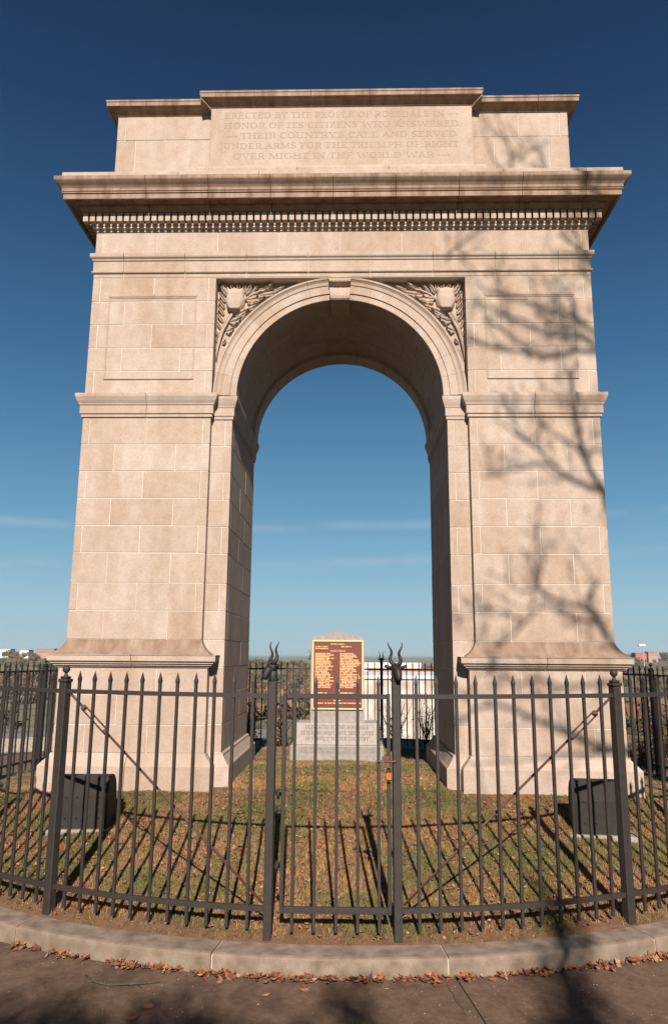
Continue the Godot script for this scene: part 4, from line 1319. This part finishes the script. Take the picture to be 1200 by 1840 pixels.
func building(called: String, at: Vector3, size: Vector3, wall: Material, roof: Material, rows: int, cols: int, label: String) -> void:
	var o := base(called, at)
	tag(o, label, "building")
	var h := size * 0.5
	block("wall", Vector3(-h.x, -8.0, -h.z), Vector3(h.x, size.y, h.z), wall, o, 0.02)
	block("roof", Vector3(-h.x - 0.2, size.y + 0.01, -h.z - 0.2), Vector3(h.x + 0.2, size.y + 0.35, h.z + 0.2), roof, o, 0.05)
	for r in rows:
		for c in cols:
			var x := lerpf(-h.x, h.x, (c + 0.5) / cols)
			var y := lerpf(0.0, size.y, (r + 0.55) / rows)
			block("window", Vector3(x - size.x / cols * 0.25, y - size.y / rows * 0.22, h.z - 0.1), Vector3(x + size.x / cols * 0.25, y + size.y / rows * 0.22, h.z + 0.04), M.window_dark, o, 0.01)

func make_surroundings() -> void:
	# bushes along the back of the fence, seen through the arch and beside it
	var autumn := [Color(0.34, 0.13, 0.03), Color(0.30, 0.17, 0.04), Color(0.20, 0.17, 0.04), Color(0.13, 0.14, 0.03), Color(0.26, 0.08, 0.03)]
	var green := [Color(0.07, 0.09, 0.025), Color(0.10, 0.11, 0.03), Color(0.20, 0.10, 0.04), Color(0.16, 0.06, 0.03)]
	var russet := [Color(0.20, 0.07, 0.035), Color(0.16, 0.09, 0.03), Color(0.10, 0.09, 0.03), Color(0.07, 0.07, 0.022)]
	for p in [[-1.95, -7.55, 0.42, 1.15], [-1.3, -7.75, 0.45, 1.2], [-0.75, -7.5, 0.4, 1.05]]:
		bush(Vector3(p[0], -0.54, p[1]), p[2], p[3], 620, 0.030, autumn, "bush with orange and yellow leaves behind the back fence", "bushes with orange leaves behind the back fence")
	for p in [[0.55, -7.6, 0.3, 0.75], [1.05, -7.7, 0.42, 1.3], [1.65, -7.6, 0.42, 1.25], [2.2, -7.8, 0.4, 1.2]]:
		bush(Vector3(p[0], -0.54, p[1]), p[2], p[3], 260, 0.026, green, "twiggy half-bare bush before the white building", "twiggy half-bare bushes before the white building")
	for p in [[5.35, -5.0, 0.6, 1.15], [5.75, -5.9, 0.6, 1.25], [6.3, -6.6, 0.7, 1.3], [5.2, -5.7, 0.5, 0.8]]:
		bush(Vector3(p[0], -0.54, p[1]), p[2], p[3], 1300, 0.032, russet, "dense dark olive and russet bush beside the arch pedestal", "dense russet bushes beside the arch pedestal")
	# paved terraces down the slope
	var lot := put(sheet(-140.0, -8.5, -130.0, -13.5, 0.03, 0.02), "parking_lot", M.pale_asphalt, self)
	tag(lot, "wide pale worn pavement sloping away beyond the fence", "pavement", "", "structure")
	var k := 0
	for q in [[-60.0, -9.0, -22.0, -17.5, 0], [-70.0, -9.0, -33.0, -28.0, 1], [-90.0, -9.0, -52.0, -42.0, 0], [-110.0, -10.0, -82.0, -72.0, 1], [9.0, 60.0, -60.0, -52.0, 1]]:
		var rd := put(sheet(q[0], q[1], q[2], q[3], 0.06, 0.03), "road", M.asphalt if q[4] == 0 else M.concrete, self)
		tag(rd, ["grey asphalt lane along the slope beyond the fence", "pale worn concrete lane along the slope beyond the fence"][q[4]], "road", "", "structure")
		k += 1
	for q in [[-64.0, -9.0, -24.6], [-80.0, -9.0, -37.0], [-95.0, -9.0, -57.0]]:
		var w := base("retaining_wall", Vector3((q[0] + q[1]) * 0.5, 0, q[2]))
		tag(w, "low pale concrete retaining wall between the paved lanes", "wall", "retaining walls on the slope")
		var n := 14
		for i in n:
			var xa := lerpf(q[0], q[1], float(i) / n)
			var xb := lerpf(q[0], q[1], float(i + 1) / n)
			var y := minf(land_y(xa, q[2]), land_y(xb, q[2]))
			block("wall_segment", Vector3(xa + 0.01, y - 0.4, -0.15) - Vector3(w.position.x, 0, 0), Vector3(xb - 0.01, y + 0.75, 0.15) - Vector3(w.position.x, 0, 0), M.concrete, w, 0.02)
	# buildings
	building("white_warehouse", Vector3(6.3, -6.3, -68.0), Vector3(16.0, 5.55, 16.0), M.white_wall, M.white_paint, 0, 0, "large white windowless warehouse just below the hill")
	building("long_brick_building", Vector3(34.0, -11.0, -330.0), Vector3(52.0, 6.2, 18.0), M.red_brick, M.roof_red, 1, 14, "long low red brick building beyond the white warehouse")
	building("flat_roofed_warehouse", Vector3(26.0, -15.5, -640.0), Vector3(64.0, 10.5, 40.0), M.white_paint, M.white_paint, 0, 0, "distant long white warehouse roof below the horizon")
	building("white_office_block", Vector3(-424.0, 1.0, -905.0), Vector3(13.0, 5.0, 14.0), M.white_paint, M.roof_grey, 2, 7, "white office block on the skyline among the trees")
	building("pale_office_block", Vector3(-400.0, 1.0, -905.0), Vector3(11.0, 4.0, 14.0), M.white_paint, M.roof_grey, 2, 6, "small pale office block next to the white one")
	building("pink_brick_block", Vector3(-374.0, 1.0, -905.0), Vector3(22.0, 5.8, 14.0), M.pink_brick, M.roof_grey, 3, 9, "pink brick apartment block on the skyline")
	building("gabled_white_house", Vector3(-84.0, -10.0, -560.0), Vector3(6.0, 8.0, 6.0), M.white_paint, M.roof_red, 2, 2, "small white house among brown trees through the arch")
	building("red_brick_tower_block", Vector3(361.0, 3.0, -905.0), Vector3(11.0, 4.6, 14.0), M.pink_brick, M.roof_red, 3, 6, "red brick block on the hill behind the lamp pole")
	building("red_brick_wing", Vector3(348.0, 3.0, -908.0), Vector3(13.0, 3.2, 14.0), M.red_brick, M.roof_red, 2, 5, "lower red brick wing on the hill")
	building("parked_trailer_shed", Vector3(42.0, -12.2, -160.0), Vector3(7.0, 2.6, 5.0), M.white_paint, M.roof_grey, 0, 0, "small white shed in the fields")
	# lamp pole
	var y0 := land_y(26.4, -60.0)
	var lp := base("lamp_pole", Vector3(26.4, y0, -60.0))
	tag(lp, "slender steel lamp pole standing in the fields beyond the fence", "lamp pole")
	var st := tool(true)
	tube(st, [Vector3(0, -0.3, 0), Vector3(0, 2.3 - y0, 0)], [0.08, 0.045], 8)
	put(done(st), "pole", M.roof_grey, lp)
	block("lamp_head", Vector3(-0.42, 2.3 - y0, -0.14), Vector3(0.2, 2.5 - y0, 0.14), M.white_paint, lp, 0.04)
	# far trees read as one brown mass
	st = tool(false)
	var clr := RandomNumberGenerator.new()
	clr.seed = 77
	for i in 70:
		var d := Vector3(clr.randfn(), clr.randfn(), clr.randfn()).normalized() * pow(clr.randf(), 0.35)
		var p := Vector3(d.x, 0.62 + d.y * 0.42, d.z)
		var b := Basis.from_euler(Vector3(clr.randf() * TAU, clr.randf() * TAU, 0))
		var s := clr.randf_range(0.12, 0.24)
		st.set_color(Color(1, 1, 1) * clr.randf_range(0.7, 1.1))
		tri(st, p + b * Vector3(-s, -s, 0), p + b * Vector3(s, -s * 0.6, 0), p + b * Vector3(s * 0.2, s, s * 0.3))
	tube(st, [Vector3(0, -0.1, 0), Vector3(0, 0.6, 0)], [0.05, 0.03], 5)
	var mm := MultiMesh.new()
	mm.transform_format = MultiMesh.TRANSFORM_3D
	mm.use_colors = true
	mm.mesh = done(st)
	var list := []
	while list.size() < 6500:
		var ratio := rng.randf_range(-0.62, 0.58)
		var dist := 130.0 + 1500.0 * pow(rng.randf(), 1.5)
		var x := ratio * dist
		var z := 8.0 - dist
		if ratio > -0.02 and ratio < 0.13 and dist < 300.0:
			continue
		if ratio < -0.22 and dist < 330.0 and rng.randf() < 0.97:
			continue
		if ratio > 0.30 and dist < 700.0 and rng.randf() < 0.85:
			continue
		if noise_b.get_noise_2d(x * 1.6 + 50.0, z * 1.6) < -0.05 and dist < 900.0:
			continue
		list.append([x, z, rng.randf_range(3.0, 6.0)])
	mm.instance_count = list.size()
	var tones := [Color(0.135, 0.078, 0.045), Color(0.11, 0.072, 0.048), Color(0.165, 0.095, 0.045), Color(0.085, 0.068, 0.038), Color(0.065, 0.065, 0.03), Color(0.175, 0.078, 0.038)]
	for i in list.size():
		var q: Array = list[i]
		var b := Basis(Vector3.UP, rng.randf() * TAU).scaled(Vector3(q[2] * 0.75, q[2] * 1.25, q[2] * 0.75))
		mm.set_instance_transform(i, Transform3D(b, Vector3(q[0], land_y(q[0], q[1]) - 0.3, q[1])))
		mm.set_instance_color(i, tones[rng.randi() % tones.size()] * rng.randf_range(0.8, 1.2))
	var mi := MultiMeshInstance3D.new()
	mi.name = "distant_trees"
	mi.multimesh = mm
	mi.material_override = M.tinted
	add_child(mi)
	tag(mi, "far brown autumn woods covering the valley to the skyline", "woods", "", "stuff")

# ---------------------------------------------------------------- trees behind the camera, whose branches shade the arch
func make_trees() -> void:
	var o := base("bare_tree", Vector3(5.50, -0.57, 9.98))
	tag(o, "tall nearly bare tree throwing branch shadows on the arch", "tree")
	var off := o.position
	var wood := tool(true)
	var twig := tool(true)
	var lf := tool(false)
	for i in ELM_BRANCHES.size():
		var pts := []
		var rad := []
		var br: Array = ELM_BRANCHES[i]
		for q in br:
			pts.append(Vector3(q[0], q[1], q[2]) - off)
			rad.append(q[3])
		tube(wood, pts, rad, 12 if i == 0 else 7)
		if i == 0:
			continue
		for k in range(1, pts.size()):
			for j in 2:
				if rng.randf() < 0.35:
					continue
				var p: Vector3 = pts[k - 1].lerp(pts[k], rng.randf())
				var d: Vector3 = ((pts[k] - pts[k - 1]).normalized() * 0.6 + Vector3(rng.randfn(), rng.randfn() * 0.8 + 0.35, rng.randfn()) * 0.6).normalized()
				var l := rng.randf_range(0.25, 0.75)
				var e := p + d * l + Vector3(0, 0.08, 0)
				tube(twig, [p, p + d * l * 0.5, e], [0.009, 0.006, 0.003], 4, false)
				for n in 2:
					var e2 := p.lerp(e, rng.randf_range(0.5, 1.0)) + Vector3(rng.randfn(), rng.randfn(), rng.randfn()) * 0.12
					tube(twig, [p.lerp(e, 0.45), e2], [0.006, 0.003], 3, false)
					if rng.randf() < 0.5:
						for m in 3:
							leaf_card(lf, e2 + Vector3(rng.randfn(), rng.randfn(), rng.randfn()) * 0.05, rng.randf_range(0.03, 0.05), Color(0.20, 0.12, 0.05))
	put(done(wood), "trunk", M.bark, o)
	put(done(twig), "twigs", M.bark, o)
	var crown := put(done(lf), "crown", M.leafy, o)
	crown.set_meta("kind", "stuff")
	# a lower, leafy tree whose head shades the sidewalk
	var sunward := Vector3(sin(deg_to_rad(4.0)) * cos(deg_to_rad(32.0)), sin(deg_to_rad(32.0)), cos(deg_to_rad(4.0)) * cos(deg_to_rad(32.0)))
	var t := base("leafy_tree", Vector3(0.4, -0.57, 15.9))
	tag(t, "low spreading brown-leaved tree shading the sidewalk", "tree")
	wood = tool(true)
	lf = tool(false)
	tube(wood, [Vector3(0, -0.2, 0), Vector3(0.05, 0.8, 0.02), Vector3(-0.03, 2.0, 0), Vector3(0.02, 3.0, -0.05)], [0.26, 0.2, 0.18, 0.15], 12)
	# lobes of the head: where each one's shadow falls on the pavement, its spread, and leaf count
	for q in [[-1.45, 4.15, 0.80, 0.42, 900], [-0.75, 4.15, 0.50, 0.38, 480], [0.14, 3.70, 0.16, 0.36, 80], [0.06, 4.25, 0.36, 0.36, 260], [1.42, 3.30, 0.17, 0.46, 110], [1.32, 3.95, 0.24, 0.46, 190], [1.55, 2.35, 0.14, 0.60, 80], [1.0, 4.7, 0.6, 0.4, 800], [-2.3, 4.5, 0.6, 0.5, 700], [2.3, 4.6, 0.5, 0.45, 600]]:
		var reach := 13.0
		var c: Vector3 = Vector3(q[0], -0.525, q[1]) + sunward * reach - t.position
		var root := Vector3(0.02, 2.9, -0.05)
		var mid := root.lerp(c, 0.55) + Vector3(0, -0.35, 0)
		tube(wood, [root, mid, c], [0.075, 0.04, 0.012], 8)
		for i in 7:
			var e: Vector3 = c + Vector3(rng.randfn() * q[2] * 0.6, rng.randfn() * q[3] * 0.4, rng.randfn() * q[3] * 0.4)
			tube(wood, [mid.lerp(c, 0.6), e], [0.025, 0.006], 5)
		for i in q[4]:
			var d := Vector3(rng.randfn() * q[2] * 0.5, rng.randfn() * q[3] * 0.42, rng.randfn() * q[3] * 0.42)
			leaf_card(lf, c + d, rng.randf_range(0.05, 0.085), Color(0.20, 0.11, 0.05) * rng.randf_range(0.7, 1.3))
	put(done(wood), "trunk", M.bark, t)
	crown = put(done(lf), "crown", M.leafy, t)
	crown.set_meta("kind", "stuff")

# ---------------------------------------------------------------- grass and fallen leaves
func scatter(called: String, mesh: Mesh, items: Array, m: Material, label: String, category: String) -> void:
	var mm := MultiMesh.new()
	mm.transform_format = MultiMesh.TRANSFORM_3D
	mm.use_colors = true
	mm.mesh = mesh
	mm.instance_count = items.size()
	for i in items.size():
		mm.set_instance_transform(i, items[i][0])
		mm.set_instance_color(i, items[i][1])
	var mi := MultiMeshInstance3D.new()
	mi.name = called
	mi.multimesh = mm
	mi.material_override = m
	add_child(mi)
	tag(mi, label, category, "", "stuff")

func leaf_mesh(curl: float, lobed: bool, broad := 0.34) -> ArrayMesh:
	var st := tool(true)
	var rows := 6
	var g := []
	for i in rows + 1:
		var f := float(i) / rows
		var w := broad * sin(PI * pow(f, 0.8)) * (1.0 + (0.45 * sin(f * 19.0) if lobed else 0.0)) + 0.012
		var y := curl * pow(f - 0.45, 2.0) * 1.6
		g.append([Vector3(-w, y + curl * w * 0.8, f - 0.5), Vector3(0, y, f - 0.5), Vector3(w, y + curl * w * 0.5, f - 0.5)])
	for i in rows:
		for k in 2:
			quad(st, g[i][k], g[i][k + 1], g[i + 1][k + 1], g[i + 1][k])
	return done(st)

func on_arch(x: float, z: float) -> bool:
	return absf(x) > 1.14 and absf(x) < 3.1 and z < 0.16 and z > -2.3

func make_litter() -> void:
	# short turf: tufts of blades
	var st := tool(false)
	var tr := RandomNumberGenerator.new()
	tr.seed = 9
	for i in 9:
		var a := tr.randf() * TAU
		var p := Vector3(tr.randfn() * 0.012, 0, tr.randfn() * 0.012)
		var d := Vector3(cos(a), 0, sin(a))
		var n := Vector3(-d.z, 0, d.x) * 0.0022
		var h := tr.randf_range(0.012, 0.036)
		var e := p + d * tr.randf_range(0.008, 0.03) + Vector3(0, h, 0)
		tri(st, p - n, p + n, e)
	var tuft := done(st)
	var patch := FastNoiseLite.new()
	patch.seed = 15
	patch.frequency = 0.55
	patch.fractal_octaves = 4
	var items := []
	while items.size() < 90000:
		var a := rng.randf_range(-1.35, 1.35) if rng.randf() < 0.80 else rng.randf_range(-PI, PI)
		var r := 4.97 * sqrt(rng.randf_range(0.0, 1.0))
		var x := CIRC.x + r * sin(a)
		var z := CIRC.y + r * cos(a)
		if on_arch(x, z):
			continue
		var v := patch.get_noise_2d(x * 1.7, z * 1.7)
		# thin near the kerb, where the soil shows
		if r > 4.5 and rng.randf() < 0.62 * smoothstep(4.5, 4.95, r):
			continue
		if v < -0.05 and rng.randf() < 0.5:
			continue
		var c: Color
		var u := rng.randf() * 0.42 + v * 0.8
		if u > 0.30:
			c = Color(0.135, 0.118, 0.034)
		elif u > 0.12:
			c = Color(0.215, 0.140, 0.050)
		else:
			c = Color(0.300, 0.162, 0.066)
		var s := rng.randf_range(0.6, 1.25)
		items.append([Transform3D(Basis(Vector3.UP, rng.randf() * TAU).scaled(Vector3(s, s * rng.randf_range(0.6, 1.2), s)), Vector3(x, lawn_y(x, z) - 0.002, z)), c * rng.randf_range(0.7, 1.3)])
	scatter("grass", tuft, items, M.leafy, "short patchy green and straw-coloured turf inside the fence", "grass")
	var browns := [Color(0.20, 0.065, 0.028), Color(0.26, 0.105, 0.046), Color(0.13, 0.046, 0.024), Color(0.32, 0.18, 0.10), Color(0.22, 0.078, 0.036)]
	items = []
	while items.size() < 4200:
		var a := rng.randf_range(-1.2, 1.2)
		var r := 4.97 * sqrt(rng.randf_range(0.0, 1.0))
		var x := CIRC.x + r * sin(a)
		var z := CIRC.y + r * cos(a)
		if on_arch(x, z) or patch.get_noise_2d(x * 1.1 + 9.0, z * 1.1) < -0.25 + rng.randf() * 0.3:
			continue
		var s := rng.randf_range(0.014, 0.042)
		var b := Basis.from_euler(Vector3(rng.randfn() * 0.4, rng.randf() * TAU, rng.randfn() * 0.4)).scaled(Vector3.ONE * s)
		items.append([Transform3D(b, Vector3(x, lawn_y(x, z) + 0.008 + rng.randf() * 0.014, z)), browns[rng.randi() % 5] * rng.randf_range(0.6, 1.1)])
	scatter("fallen_leaves", leaf_mesh(0.5, true), items, M.litter, "small dry brown leaves scattered through the turf", "leaves")
	# drift of leaves in the angle between kerb and sidewalk
	items = []
	var clump := FastNoiseLite.new()
	clump.seed = 33
	clump.frequency = 0.16
	while items.size() < 1100:
		var deg := rng.randf_range(-26.0, 27.0)
		var dens := clump.get_noise_1d(deg * 4.0) * 1.5 + clump.get_noise_1d(deg * 19.0) * 0.9 + (0.50 if deg > -15.0 else 0.0)
		if rng.randf() > dens:
			continue
		var r := 5.226 + absf(rng.randfn()) * (0.014 + 0.02 * clampf(dens, 0.0, 1.0))
		var a := deg_to_rad(deg)
		var s := rng.randf_range(0.028, 0.075)
		var b := Basis.from_euler(Vector3(rng.randfn() * 0.28, rng.randf() * TAU, rng.randfn() * 0.28)).scaled(Vector3(s * rng.randf_range(0.6, 1.0), s, s))
		items.append([Transform3D(b, Vector3(CIRC.x + r * sin(a), -0.521 + rng.randf() * 0.018 * clampf(dens, 0.1, 1.0), CIRC.y + r * cos(a))), browns[rng.randi() % 5] * rng.randf_range(0.55, 1.2)])
	scatter("leaf_drift", leaf_mesh(0.45, true, 0.24), items, M.litter, "drift of curled reddish brown leaves along the foot of the kerb", "leaves")
	items = []
	for i in 900:
		var a := deg_to_rad(rng.randf_range(-26.0, 27.0))
		var r := 5.24 + pow(rng.randf(), 2.2) * 1.1
		var s := rng.randf_range(0.004, 0.012)
		var b := Basis.from_euler(Vector3(rng.randfn() * 0.5, rng.randf() * TAU, rng.randfn() * 0.5)).scaled(Vector3(s, s * 0.7, s))
		items.append([Transform3D(b, Vector3(CIRC.x + r * sin(a), -0.5225, CIRC.y + r * cos(a))), [Color(0.10, 0.05, 0.03), Color(0.26, 0.17, 0.115), Color(0.17, 0.095, 0.055)][rng.randi() % 3]])
	scatter("grit", leaf_mesh(0.8, true, 0.5), items, M.litter, "grit and leaf crumbs strewn over the sidewalk", "grit")
	var loose := leaf_mesh(0.35, false)
	for q in [[-0.95, 3.62, 0.075], [-0.33, 3.45, 0.05], [-0.12, 3.38, 0.06], [0.35, 3.34, 0.03], [-0.62, 3.3, 0.05], [0.98, 3.2, 0.06], [-1.0, 3.75, 0.07]]:
		var o := put(loose, "fallen_leaf", mat(browns[int(absf(q[0]) * 10.0) % 5], 0.85), self, Vector3(q[0], -0.5245, q[1]))
		o.rotation.y = rng.randf() * TAU
		o.scale = Vector3.ONE * q[2]
		tag(o, "single dry leaf lying out on the open sidewalk", "leaf", "loose leaves on the sidewalk")
	st = tool(true)
	tube(st, [Vector3(-1.42, -0.519, 3.24), Vector3(-1.36, -0.513, 3.33), Vector3(-1.24, -0.516, 3.37), Vector3(-1.1, -0.512, 3.36), Vector3(-0.96, -0.517, 3.32)], [0.005, 0.006, 0.006, 0.005, 0.003], 6)
	tube(st, [Vector3(-1.08, -0.514, 3.36), Vector3(-1.02, -0.516, 3.43)], [0.004, 0.002], 6)
	var tw := put(done(st), "fallen_twig", M.bark, self)
	tag(tw, "thin forked twig lying on the sidewalk by the kerb", "twig")
